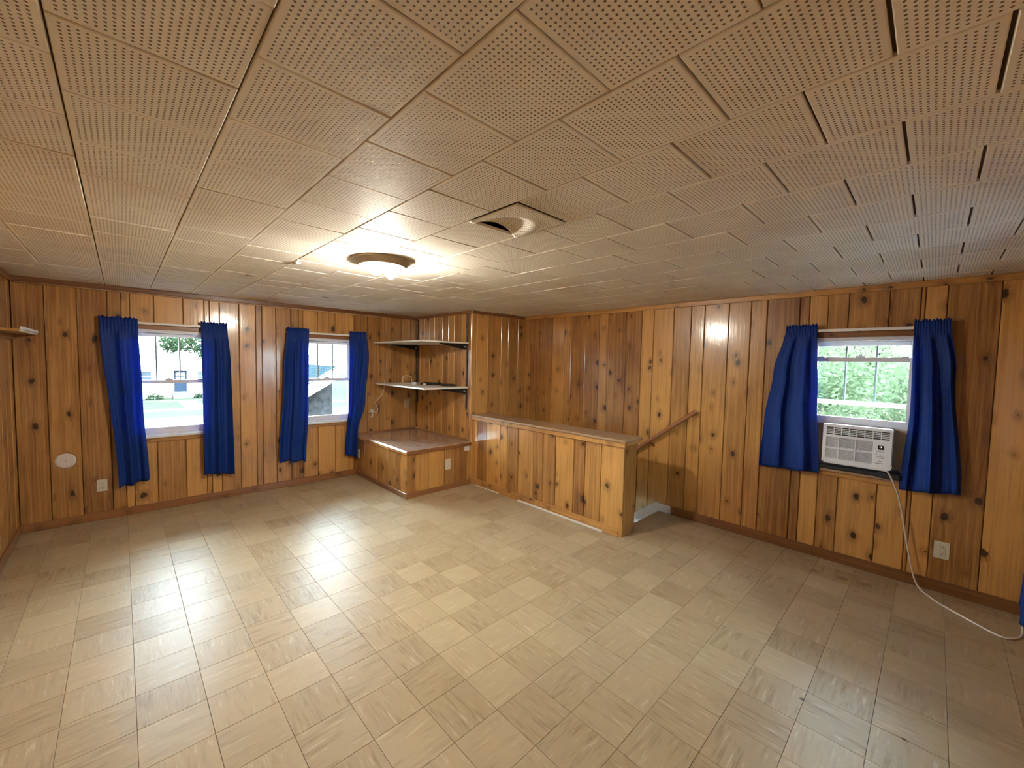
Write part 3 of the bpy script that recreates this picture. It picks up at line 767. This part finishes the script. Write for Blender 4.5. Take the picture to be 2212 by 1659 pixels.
for bx, bz in ((0.80, 0.63), (0.855, 0.65)): lathe(bm, [(0, 0.004), (0.005, 0.003), (0.006, 0)], (fx(bx), fz(bz), 0), 12)
for vv in bm.verts: vv.co = (vv.co.x, -0.0015-vv.co.z, vv.co.y)
finish(bm, 'buttons', 'white_paint', cp)
boxes('printed_marks', [(fx(0.80), fx(0.91), -0.0019, -0.0015, fz(a), fz(a-0.012)) for a in (0.575, 0.70, 0.735)] + [(fx(0.83), fx(0.88), -0.0019, -0.0015, fz(0.81), fz(0.795)), (fx(0.79), fx(0.90), -0.0019, -0.0015, fz(0.868), fz(0.85))], 'ac_mark', cp)['kind'] = 'stuff'
boxes('bottom_lip', [(-w+0.01, w-0.01, 0.004, 0.03, -0.012, 0.0)], 'ac_white', ac, bev=0.004)
# side fillers, foam, sill load
ap = empty('accordion_filler_panel', (XR+0.03, 0.622, AZ0), -PI/2); tag(ap, 'brown pleated filler panel between air conditioner and blue curtain', 'filler panel')
bm = bmesh.new(); pts = []
for k in range(11): pts.append((-0.0785+0.0125*k, 0.012 if k % 2 else 0.0))
prism(bm, pts+[(p[0], p[1]+0.004) for p in pts[::-1]], 2, -0.07, ah-0.012)
finish(bm, 'pleated_sheet', 'accordion', ap)
boxes('top_channel', [(-0.084, 0.042, -0.002, 0.022, ah-0.012, ah)], 'white_paint', ap)
boxes('slide_clip', [(0.03, 0.042, -0.012, 0.0, 0.11, 0.135)], 'white_paint', ap, bev=0.002)
bp = boxes('filler_board', [(-0.0465, 0.050, 0.0, 0.014, -0.07, 0.285)], 'beige', None, (XR+0.032, 0.140, AZ0), -PI/2, bev=0.002)
tag(bp, 'beige flat filler board between air conditioner and right-hand blue curtain', 'filler panel')
boxes('edge_strip', [(-0.043, 0.043, -0.003, 0.0, 0.278, 0.29)], 'white_paint', bp)
fo = boxes('foam_strip', [(-0.20, 0.25, -0.07, 0.012, 0.0, 0.03), (-0.20, 0.255, -0.06, 0.010, 0.03, 0.0555), (0.14, 0.27, -0.10, -0.01, 0.0, 0.04)], 'rubber', None, (XR+0.02, 0.40, 0.7375), -PI/2, bev=0.006)
tag(fo, 'black foam padding under the air conditioner on the window sill', 'foam')
# power cord
pts = [(XR-0.12, 0.20, 0.80), (XR-0.10, 0.178, 0.755), (XR-0.065, 0.145, 0.66), (XR-0.05, 0.118, 0.54), (XR-0.05, 0.10, 0.44), (XR-0.05, 0.072, 0.28), (XR-0.052, 0.042, 0.13), (XR-0.058, 0.02, 0.05), (3.955, -0.01, 0.008), (3.88, -0.055, 0.006), (3.81, -0.104, 0.006), (3.695, -0.227, 0.006), (3.625, -0.31, 0.006), (3.607, -0.352, 0.006), (3.64, -0.395, 0.006), (3.72, -0.428, 0.006), (3.80, -0.436, 0.03), (3.83, -0.44, 0.12), (3.83, -0.44, 0.20)]
bm = bmesh.new(); tube(bm, smoothpath(pts, 8), 0.0055, 8)
pc = finish(bm, 'extension_cord', 'wire_white', smooth=True); tag(pc, 'white power cord hanging from the air conditioner and curling over the floor', 'cord')
boxes('plug', [(3.815, 3.845, -0.4595, -0.425, 0.19, 0.235)], 'wire_white', pc, bev=0.005)

# ------------------------------------------------------------------ outlets and plates
def outlet(side, u, z, w, h, label, rzpt=None, mat='plate', sockets=2, name='wall_outlet', cat='outlet', group=None):
    rz, pt = rzpt if rzpt else wall_frame(side); x, y = pt(u)
    r = empty(name, (x, y, z-h/2), rz); tag(r, label, cat, group)
    boxes('cover_plate', [(-w/2, w/2, -0.007, 0.0, 0, h)], mat, r, bev=0.003)
    for k in range(sockets):
        zc = h*(0.5 if sockets == 1 else (0.30 if k == 0 else 0.70))
        s_ = boxes('socket_face', [(-w*0.24, w*0.24, -0.0095, -0.006, zc-h*0.125, zc+h*0.125)], mat, r, bev=0.0015)
        boxes('socket_slot', [(-0.0075, -0.0045, -0.0100, -0.0092, zc-0.003, zc+0.007), (0.0045, 0.0075, -0.0100, -0.0092, zc-0.003, zc+0.007), (-0.002, 0.002, -0.0100, -0.0092, zc-0.010, zc-0.006)], 'slot', s_)
    return r
outlet('left', -0.149, 0.316, 0.07, 0.112, 'almond double outlet low on the wall left of the dark blue curtains')
outlet('right', -0.096, 0.292, 0.076, 0.12, 'almond double outlet low on the wall below the air conditioner curtain')
outlet('', 2.763, 0.30, 0.078, 0.125, 'blank almond plate on the front of the wooden platform', (0.0, lambda u: (u, 3.937)), sockets=0, name='blank_wall_plate', cat='wall plate')
outlet('', 3.041, 0.453, 0.078, 0.056, 'small pale blank plate under the platform edge beside the half wall', (0.0, lambda u: (u, 3.937)), mat='plate_wh', sockets=0, name='small_blank_plate', cat='wall plate')
outlet('', 5.165, 0.288, 0.075, 0.112, 'almond double outlet on the platform side beside the narrow curtain', (-PI/2, lambda u: (2.22, u)))
outlet('left', 2.942, 0.902, 0.078, 0.114, 'tan outlet plate in the alcove under the lower shelf', mat='conduit')
bm = bmesh.new(); lathe(bm, [(0, 0.006), (0.055, 0.006), (0.064, 0.002), (0.064, 0.0)], seg=36)
for vv in bm.verts: vv.co = (vv.co.x, -vv.co.z, vv.co.y)
ov = finish(bm, 'round_cover_plate', 'plate_wh', None, (-0.368, YL-0.0005, 0.578)); tag(ov, 'round pale blank cover plate on the wall near the left corner', 'wall plate')
boxes('cover_screw', [(-0.003, 0.003, -0.0075, -0.0055, -0.003, 0.003)], 'slot', ov)

# ------------------------------------------------------------------ built-in platform in the alcove
pf = empty('wooden_platform', (0, 0, 0)); tag(pf, 'low knotty pine boxed platform with worn flat top in the alcove', 'platform')
PX0, PY0, PZ = 2.22, 3.937, 0.528
boxes('core', [(PX0+T_PL, XC, PY0+T_PL, YL-0.015, 0.0, PZ-0.03)], 'groove', pf)
board_wall(pf, -PI/2, lambda u: (PX0, u), [PY0, 4.062, 4.177, 4.344, 4.478, 4.653, 4.781, 4.993, YL-0.014], 0.0, 0.50)
board_wall(pf, 0.0, lambda u: (u, PY0), [PX0, 2.332, 2.496, 2.716, 2.861, 3.043, XC-0.001], 0.0, 0.50)
cbox('top_board', PX0-0.004, XC-0.001, PY0-0.004, YL-0.001, 0.508, PZ, 'bench_top', pf, 0.004)
cbox('edge_trim', PX0-0.012, PX0, PY0-0.012, YL-0.002, 0.482, 0.516, 'pine_y', pf, 0.003)
cbox('edge_trim', PX0, XC-0.001, PY0-0.012, PY0, 0.482, 0.524, 'trim_dark', pf, 0.003)
cbox('skirting', PX0-0.014, PX0, PY0-0.014, YL-0.015, 0.0, 0.062, 'trim_dark_y', pf, 0.004)
cbox('skirting', PX0, XC-0.001, PY0-0.012, PY0, 0.0, 0.06, 'trim_dark', pf, 0.003)
cbox('wall_strip', XC-0.018, XC-0.001, 4.03, YL-0.002, PZ, PZ+0.026, 'pine_y', pf, 0.004)
cbox('wall_strip', PX0+0.02, XC-0.02, YL-0.016, YL-0.001, PZ, PZ+0.024, 'trim_dark', pf, 0.004)

# ------------------------------------------------------------------ shelves in the alcove
def standard(y, z0, z1, label):
    r = empty('shelf_standard', (XC, y, z0)); tag(r, label, 'shelf standard', 'slotted shelf standards')
    boxes('channel', [(-0.012, -0.0005, -0.0125, 0.0125, 0, z1-z0)], 'black_metal', r, bev=0.001)
    n = int((z1-z0)/0.026)
    boxes('slots', [(-0.0126, -0.0119, -0.009, -0.004, 0.013+k*0.026, 0.027+k*0.026) for k in range(n)] + [(-0.0126, -0.0119, 0.004, 0.009, 0.013+k*0.026, 0.027+k*0.026) for k in range(n)], 'dark_slot', r)
standard(4.04, 0.915, 2.10, 'black slotted shelf standard at the front of the alcove')
standard(5.195, 0.91, 2.10, 'black slotted shelf standard deep in the alcove corner')
def wall_shelf(z, x0, label, y0=3.99):
    r = empty('wall_shelf', (0, 0, z)); tag(r, label, 'shelf', 'alcove shelves')
    cbx = ((x0+XC-0.014)/2, (y0+YL-0.004)/2)
    boxes('shelf_board', [(x0, XC-0.014, y0, YL-0.02, -0.018, 0.0)], 'shelf_white', r, bev=0.0015)
    for y in (4.04, 5.195):
        bm = bmesh.new(); prism(bm, [(XC-0.013, -0.019), (XC-0.013, -0.088), (XC-0.035, -0.088), (XC-0.40, -0.030), (XC-0.40, -0.019)], 1, y-0.006, y+0.006)
        b = finish(bm, 'bracket', 'black_metal', r)
        boxes('bracket_slot', [(XC-0.052, XC-0.028, y-0.0068, y-0.0058, -0.062, -0.046)], 'dark_slot', b)
wall_shelf(1.752, 2.44, 'upper white shelf on black brackets in the alcove, empty')
wall_shelf(1.205, 2.465, 'lower white shelf on black brackets holding tangled cables')
SZ = 1.205
def coil(cx, cy, r, turns, mat, label, seed, flat=0.9):
    rnd = random.Random(seed); p = []
    n = turns*18
    for k in range(n+1):
        a = k*2*PI/18; rr = r*(1+0.14*math.sin(a*0.37+seed)+rnd.uniform(-.03, .03))
        p.append((cx+rr*math.cos(a)*flat, cy+rr*math.sin(a)*1.25, SZ+0.0055+0.004*(k//18)+0.002*math.sin(a*1.7)))
    bm = bmesh.new(); tube(bm, p, 0.0045, 6); o = finish(bm, 'cable_coil', mat, smooth=True); tag(o, label, 'cable'); return o
coil(2.93, 4.57, 0.125, 5, 'cable_black', 'black cable coiled on the middle of the lower alcove shelf', 1)
coil(2.97, 4.24, 0.09, 4, 'cable_brown', 'dark brown cable coiled on the lower shelf nearest the half wall', 2)
bm = bmesh.new(); tube(bm, smoothpath([(2.72, 4.93, SZ+0.006), (2.715, 4.93, SZ+0.05), (2.722, 4.93, SZ+0.094), (2.75, 4.925, SZ+0.104), (2.80, 4.92, SZ+0.104), (2.828, 4.915, SZ+0.09), (2.838, 4.91, SZ+0.04), (2.845, 4.90, SZ+0.006), (2.80, 4.86, SZ+0.006), (2.73, 4.90, SZ+0.006)], 6), 0.0055, 8)
o = finish(bm, 'white_cable_loop', 'wire_white', smooth=True); tag(o, 'stiff white cable standing up in a loop on the lower shelf', 'cable')
def adapter(x, y, rz, sx, sy, sz, mat, label):
    r = empty('power_adapter', (x, y, SZ), rz); tag(r, label, 'adapter', 'power adapters on the shelf')
    boxes('adapter_body', [(-sx/2, sx/2, -sy/2, sy/2, 0, sz)], mat, r, bev=0.006)
    boxes('prongs', [(sx/2, sx/2+0.016, -0.008, -0.006, sz*.4, sz*.65), (sx/2, sx/2+0.016, 0.006, 0.008, sz*.4, sz*.65)], 'dark_slot', r)
adapter(2.83, 4.80, 0.4, 0.055, 0.04, 0.042, 'ac_grey', 'small dark grey plug-in adapter beside the white cable loop')
adapter(2.76, 4.72, -0.3, 0.06, 0.05, 0.030, 'ac_white', 'white plug-in adapter lying beside the black cable coil')
adapter(2.80, 4.52, 0.9, 0.06, 0.045, 0.022, 'plate_wh', 'flat pale adapter at the front edge of the lower shelf')
# wire along the ceiling, down the wall, ending in a hanging lamp holder
bm = bmesh.new()
tube(bm, [(XL+0.03, YL-0.024, 2.094), (0.9, YL-0.024, 2.092), (2.57, YL-0.024, 2.092)] + smoothpath([(2.60, YL-0.020, 2.085), (2.622, YL-0.010, 2.05), (2.630, YL-0.008, 1.95)], 4) + [(2.63, YL-0.007, 1.5), (2.612, YL-0.007, 1.26)], 0.006, 6)
o = finish(bm, 'wall_wire', 'conduit', smooth=True); tag(o, 'painted wire running under the ceiling trim and down into the alcove', 'wire')
bm = bmesh.new()
tube(bm, smoothpath([(2.612, YL-0.008, 1.255), (2.60, YL-0.012, 1.17), (2.578, YL-0.015, 1.06), (2.52, YL-0.018, 1.00), (2.468, YL-0.018, 0.945), (2.49, YL-0.018, 0.88), (2.505, YL-0.018, 0.83), (2.47, YL-0.018, 0.80), (2.43, YL-0.018, 0.805)], 6), 0.0045, 6)
hw = finish(bm, 'hanging_wire', 'wire_white', smooth=True); tag(hw, 'thin white wire dangling below the lower shelf to a small wall clip', 'wire')
lh = empty('wall_wire_clip', (2.414, YL, 0.735)); tag(lh, 'small white plastic holder with round head on the alcove wall', 'wire holder')
bm = bmesh.new(); lathe(bm, [(0, 0.062+0.062), (0.018, 0.118), (0.026, 0.103), (0.028, 0.09), (0.0, 0.088)], seg=18)
o = finish(bm, 'round_head', 'plate', lh, (0, -0.029, 0), smooth=True)
boxes('flange', [(-0.036, 0.036, -0.05, 0.0, 0.078, 0.088)], 'plate', lh, bev=0.003)
bm = bmesh.new(); tube(bm, smoothpath([(0.0, -0.02, 0.08), (0.012, -0.018, 0.05), (0.014, -0.014, 0.025), (0.0, -0.012, 0.012), (-0.008, -0.012, 0.006)], 5), 0.011, 8); finish(bm, 'hooked_tail', 'plate', lh, smooth=True)

# small ledge on the wall by the left corner
ls = empty('narrow_ledge_shelf', (XL, 4.85, 1.685)); tag(ls, 'narrow ledge shelf with white front edge in the left room corner', 'shelf')
boxes('ledge_board', [(0.0, 0.135, -0.42, 0.36, -0.018, 0.002)], 'pine_y', ls, bev=0.002)
boxes('front_edging', [(0.135, 0.141, -0.42, 0.36, -0.018, -0.008)], 'white_paint', ls)
boxes('front_edging', [(0.135, 0.147, -0.40, 0.37, -0.005, 0.018)], 'white_paint', ls, bev=0.002)
boxes('wall_cleat', [(0.0, 0.02, -0.40, 0.34, -0.06, -0.018)], 'trim_dark_y', ls)

# ------------------------------------------------------------------ handrail on the stair wall
hr = empty('handrail', (XR-0.06, 1.571, 1.084)); tag(hr, 'round varnished wooden handrail sloping down the stair wall', 'handrail')
sl = (0.627-1.084)/(2.172-1.571); L = 2.1
bm = bmesh.new(); tube(bm, [(0, 0, 0), (0, L, sl*L)], 0.020, 14); rl = finish(bm, 'rail', 'rail', hr, smooth=False)
bm = bmesh.new(); d = Vector((0, 1, sl)).normalized(); tube(bm, [-d*0.003, d*0.001], 0.0185, 14); finish(bm, 'rail_end', 'plate', hr)
for yy in (0.45, 1.6):
    zz = sl*yy
    bm = bmesh.new(); tube(bm, smoothpath([(0, yy, zz-0.018), (0.004, yy, zz-0.05), (0.03, yy, zz-0.062), (0.055, yy, zz-0.06)], 4), 0.007, 8)
    b = finish(bm, 'bracket', 'brass', hr, smooth=True)
    bm = bmesh.new(); lathe(bm, [(0, 0.008), (0.018, 0.007), (0.024, 0.0)], seg=16)
    for vv in bm.verts: vv.co = (0.0595-vv.co.z, yy+vv.co.x, zz-0.06+vv.co.y)
    finish(bm, 'bracket_rosette', 'brass', b, smooth=True)
# loose white strip at the foot of the half wall
ws = empty('loose_floor_trim', (0, 0, 0)); tag(ws, 'loose white strip of moulding on the floor along the half wall', 'moulding')
cbox('strip', 3.095, 3.117, 2.01, 3.10, 0.0, 0.016, 'white_paint', ws, 0.003)
cbox('strip', 3.10, 3.117, 3.42, 3.60, 0.0, 0.012, 'white_paint', ws, 0.003)
cbox('strip', 3.103, 3.117, 3.62, 3.86, 0.0, 0.007, 'white_paint', ws, 0.002)

# ------------------------------------------------------------------ ceiling lamp
lamp = empty('ceiling_lamp', (1.20, 2.445, C)); tag(lamp, 'round flush ceiling lamp without its shade, bare bulbs lit', 'ceiling lamp')
bm = bmesh.new(); lathe(bm, [(0.13, -0.001), (0.178, -0.001), (0.180, -0.006), (0.168, -0.014), (0.162, -0.018), (0.158, -0.026), (0.147, -0.030), (0.143, -0.040), (0.136, -0.042), (0.134, -0.034), (0.13, -0.001)], seg=56)
finish(bm, 'rim', 'bronze', lamp, smooth=True)
bm = bmesh.new(); lathe(bm, [(0.0, -0.012), (0.06, -0.012), (0.10, -0.016), (0.1335, -0.034)], seg=48); finish(bm, 'reflector_pan', 'lamp_white', lamp, smooth=True)
bm = bmesh.new(); tube(bm, [(0, 0, -0.012), (0, 0, -0.060)], 0.006, 8); finish(bm, 'threaded_post', 'bronze', lamp)
for bx, by, dx, dy in ((-0.055, -0.03, -0.4, -0.2), (0.06, 0.012, 0.55, 0.15)):
    a = Vector((dx, dy, -1.0)).normalized()
    b0 = Vector((bx*0.55, by*0.55, -0.014))
    bm = bmesh.new(); tube(bm, [b0, b0+a*0.030], 0.017, 14); finish(bm, 'bulb_socket', 'lamp_white', lamp, smooth=True)
    prof = [(0.0, 0.012), (0.03, 0.014), (0.045, 0.020), (0.062, 0.028), (0.078, 0.030), (0.094, 0.026), (0.104, 0.016), (0.108, 0.002)]
    bm = bmesh.new(); tube(bm, [b0+a*s_*0.9 for s_, _ in prof[1:]], [r for _, r in prof[1:]], 18)
    finish(bm, 'bulb', 'bulb', lamp, smooth=True)
bm = bmesh.new(); tube(bm, smoothpath([(0.10, 0.02, -0.02), (0.11, 0.03, -0.045), (0.105, 0.025, -0.075)], 4), 0.003, 6); finish(bm, 'shade_clip', 'bronze', lamp)
bm = bmesh.new(); tube(bm, smoothpath([(-0.09, 0.04, -0.018), (-0.07, 0.05, -0.028), (-0.05, 0.03, -0.022)], 4), 0.003, 6); finish(bm, 'lamp_wire', 'bronze', lamp)

# ------------------------------------------------------------------ outdoors
GZ = -2.55
def ground(name, b, mat):
    o = boxes(name, [b], mat); tag(o, kind='structure'); return o
ground('lawn', (-90, 110, -90, 110, GZ-0.5, GZ), 'grass')
ground('street', (-60, 70, 24.5, 33.2, GZ-0.02, GZ+0.02), 'asphalt')
ground('street_curb', (-60, 70, 33.2, 33.5, GZ-0.02, GZ+0.12), 'concrete')
ground('sidewalk', (-60, 70, 38.3, 39.8, GZ-0.02, GZ+0.03), 'concrete')
ground('front_walk', (3.5, 4.9, 39.8, 47.2, GZ-0.02, GZ+0.03), 'concrete')
ground('house_walk', (-8, 14, 46.4, 47.1, GZ-0.02, GZ+0.035), 'concrete')
# the house across the street
HYF = 50.0
hs = empty('house', (0, 0, 0)); tag(hs, 'white house with low roof, blue-grey door and front steps across the street', 'house')
boxes('walls', [(-8, 16, HYF, HYF+8, GZ, 0.55)], 'siding', hs)
bm = bmesh.new(); prism(bm, [(HYF-0.6, 0.36), (HYF+4.0, 2.35), (HYF+8.6, 0.36), (HYF+8.6, 0.20), (HYF-0.6, 0.20)], 0, -8.6, 16.6); finish(bm, 'roof', 'roof_pale', hs)
boxes('eave_board', [(-8.6, 16.6, HYF-0.64, HYF-0.6, 0.16, 0.38)], 'fascia', hs)
dr = boxes('front_door', [(3.60, 4.55, HYF-0.06, HYF, -1.94, 0.06)], 'ext_blue', hs)
for a, b in ((3.74, 4.04), (4.12, 4.42)):
    boxes('door_pane', [(a, b, HYF-0.08, HYF-0.06, -0.45, -0.14)], 'siding', dr); boxes('door_pane', [(a, b, HYF-0.08, HYF-0.06, -0.98, -0.55)], 'siding', dr)
for x0 in (1.2, 5.4, -4.0):
    wn_ = boxes('house_window', [(x0-0.12, x0+0.9, HYF-0.06, HYF, -0.95, 0.08)], 'fascia', hs)
    boxes('house_pane', [(x0, x0+0.78, HYF-0.08, HYF-0.06, -0.42, 0.0)], 'ext_glass', wn_); boxes('house_pane', [(x0, x0+0.78, HYF-0.08, HYF-0.06, -0.88, -0.48)], 'ext_glass', wn_)
for k in range(4): boxes('front_step', [(3.45, 4.80, HYF-1.2+0.3*k, HYF, GZ, -2.40+0.15*k)], 'concrete', hs)
bm = bmesh.new(); tube(bm, [(4.75, HYF-0.1, -1.0), (4.90, HYF-1.3, -1.75)], 0.025, 6); tube(bm, [(4.90, HYF-1.3, -1.75), (4.90, HYF-1.3, GZ)], 0.025, 6); tube(bm, [(4.75, HYF-0.1, -1.0), (4.75, HYF-0.1, GZ)], 0.025, 6)
finish(bm, 'step_railing', 'black_metal', hs)

def leaf_cloud(name, blobs, n, size, mat, parent, seed):
    rnd = random.Random(seed); v, f = [], []
    for k in range(n):
        bx, by, bz, br = rnd.choice(blobs)
        d = Vector((rnd.gauss(0, 1), rnd.gauss(0, 1), rnd.gauss(0, 1))).normalized()*br*(rnd.random()**0.45)
        p = Vector((bx, by, bz))+d
        a = Vector((rnd.gauss(0, 1), rnd.gauss(0, 1), rnd.gauss(0, 1))).normalized(); b = a.orthogonal().normalized()
        s = size*rnd.uniform(0.6, 1.3); i = len(v)
        v += [tuple(p-a*s), tuple(p+b*s*0.5), tuple(p+a*s), tuple(p-b*s*0.5)]; f.append((i, i+1, i+2, i+3))
    me = bpy.data.meshes.new(name); me.from_pydata(v, [], f); me.materials.append(M[mat])
    o = bpy.data.objects.new(name, me); COL.objects.link(o); o.parent = parent; tag(o, kind='stuff'); return o
def tree(loc, h, blobs, n, size, mat, label, seed, tr=0.16):
    r = empty('leafy_tree', loc); tag(r, label, 'tree', 'trees outside the windows')
    rnd = random.Random(seed)
    bm = bmesh.new(); tube(bm, [(0, 0, 0), (0.05, 0.02, h*0.4), (-0.05, 0.08, h*0.8)], [tr, tr*0.75, tr*0.4], 8); finish(bm, 'trunk', 'bark', r)
    for (bx, by, bz, br) in blobs[:6]:
        bm = bmesh.new(); tube(bm, smoothpath([(0, 0.02, h*0.45), (bx*0.5, by*0.5, (bz+h*0.5)/2), (bx, by, bz)], 3), [tr*0.4]*3+[tr*0.2]*3+[tr*0.1], 6); finish(bm, 'branch', 'bark', r)
    leaf_cloud('foliage', blobs, n, size, mat, r, seed)
def blobset(seed, cx, cy, cz, R, n, rr):
    rnd = random.Random(seed); out = []
    for _ in range(n):
        d = Vector((rnd.gauss(0, 1), rnd.gauss(0, 1), rnd.gauss(0, 0.7))).normalized()*R*rnd.random()**0.4
        out.append((cx+d.x, cy+d.y, cz+d.z, rr*rnd.uniform(0.7, 1.25)))
    return out
tree((12.5, 2.6, GZ), 4.2, blobset(1, 0, 0, 3.9, 2.1, 20, 0.8), 15000, 0.06, 'leaf', 'bright green tree seen through the air conditioner window on its left', 11)
tree((18.0, 0.6, GZ), 4.6, blobset(2, 0, 0, 4.0, 2.4, 20, 0.9), 12000, 0.08, 'leaf', 'bright green tree seen through the air conditioner window on its right', 12)
tree((26.5, 4.0, GZ), 6.0, blobset(3, 0, 0, 4.6, 3.0, 14, 1.3), 6000, 0.16, 'leaf2', 'darker tree far behind the bright green trees', 13, 0.22)
tree((6.5, 44.0, GZ), 6.0, [(-3.6, -3, 5.0, 0.8), (-2.4, -2, 5.2, 0.9), (-1.0, -1.5, 4.6, 1.0), (0, 0, 6.2, 1.6), (1.5, 0.6, 6.4, 1.7), (-0.8, 1.2, 7.2, 1.8)], 4000, 0.14, 'leaf2', 'tree with drooping branches above the house across the street', 14, 0.2)
tree((-9.0, 66.0, GZ), 7.0, blobset(5, 4, 0, 6.2, 4.0, 12, 1.6), 4000, 0.25, 'leaf2', 'tall tree rising behind the white house', 15, 0.3)
for k, (x, y, s_, lab) in enumerate(((2.1, HYF-0.9, 0.5, 'low green shrub left of the front steps'), (0.6, HYF-0.9, 0.40, 'small shrub under the window of the white house'), (5.5, HYF-0.9, 0.45, 'green shrub right of the front steps'))):
    r = empty('garden_shrub', (x, y, GZ)); tag(r, lab, 'shrub', 'shrubs by the white house')
    leaf_cloud('shrub_foliage', [(0, 0, s_*0.5, s_*0.7), (s_*0.8, 0, s_*0.4, s_*0.6), (-s_*0.8, 0, s_*0.4, s_*0.6)], 500, 0.08, 'leaf2', r, 30+k)
    bm = bmesh.new(); tube(bm, [(0, 0, 0), (0, 0, s_*0.5)], 0.03, 6); finish(bm, 'stem', 'bark', r)
# the neighbour's lean-to garage outside the second window
GY = 9.0
GX0, GY1 = 1.75, 12.3
ga = empty('garage', (0, 0, 0)); tag(ga, 'grey stucco outbuilding with white rake board and shingled sloping roof', 'outbuilding')
sl2 = 0.59
zt = lambda x, o=0.0: 1.36+(x-3.42)*sl2-o
bm = bmesh.new(); prism(bm, [(3.37, GZ), (3.37, zt(3.37, 0.10)), (1.95, zt(1.95, 0.10)), (1.95, GZ)], 1, GY+0.25, GY1-0.3); finish(bm, 'stucco_walls', 'stucco', ga)
bm = bmesh.new(); prism(bm, [(3.42, zt(3.42)), (3.42, zt(3.42, 0.05)), (GX0, zt(GX0, 0.05)), (GX0, zt(GX0))], 1, GY, GY1); finish(bm, 'roof', 'shingle', ga)
bm = bmesh.new(); prism(bm, [(3.44, zt(3.44, 0.015)), (3.44, zt(3.44, 0.27)), (GX0, zt(GX0, 0.27)), (GX0, zt(GX0, 0.015))], 1, GY-0.03, GY); finish(bm, 'rake_board', 'fascia', ga)
bm = bmesh.new(); prism(bm, [(3.455, zt(3.455, -0.012)), (3.455, zt(3.455, 0.014)), (GX0-0.02, zt(GX0-0.02, 0.014)), (GX0-0.02, zt(GX0-0.02, -0.012))], 1, GY-0.045, GY+0.02); finish(bm, 'drip_edge', 'black_metal', ga)
bm = bmesh.new(); prism(bm, [(3.42, zt(3.42, 0.05)), (3.42, zt(3.42, 0.07)), (GX0, zt(GX0, 0.07)), (GX0, zt(GX0, 0.05))], 1, GY, GY+0.25); finish(bm, 'soffit', 'fascia', ga)
gd = ground('gravel_drive', (3.4, 12, 6.2, 24.0, GZ-0.02, GZ+0.02), 'concrete')
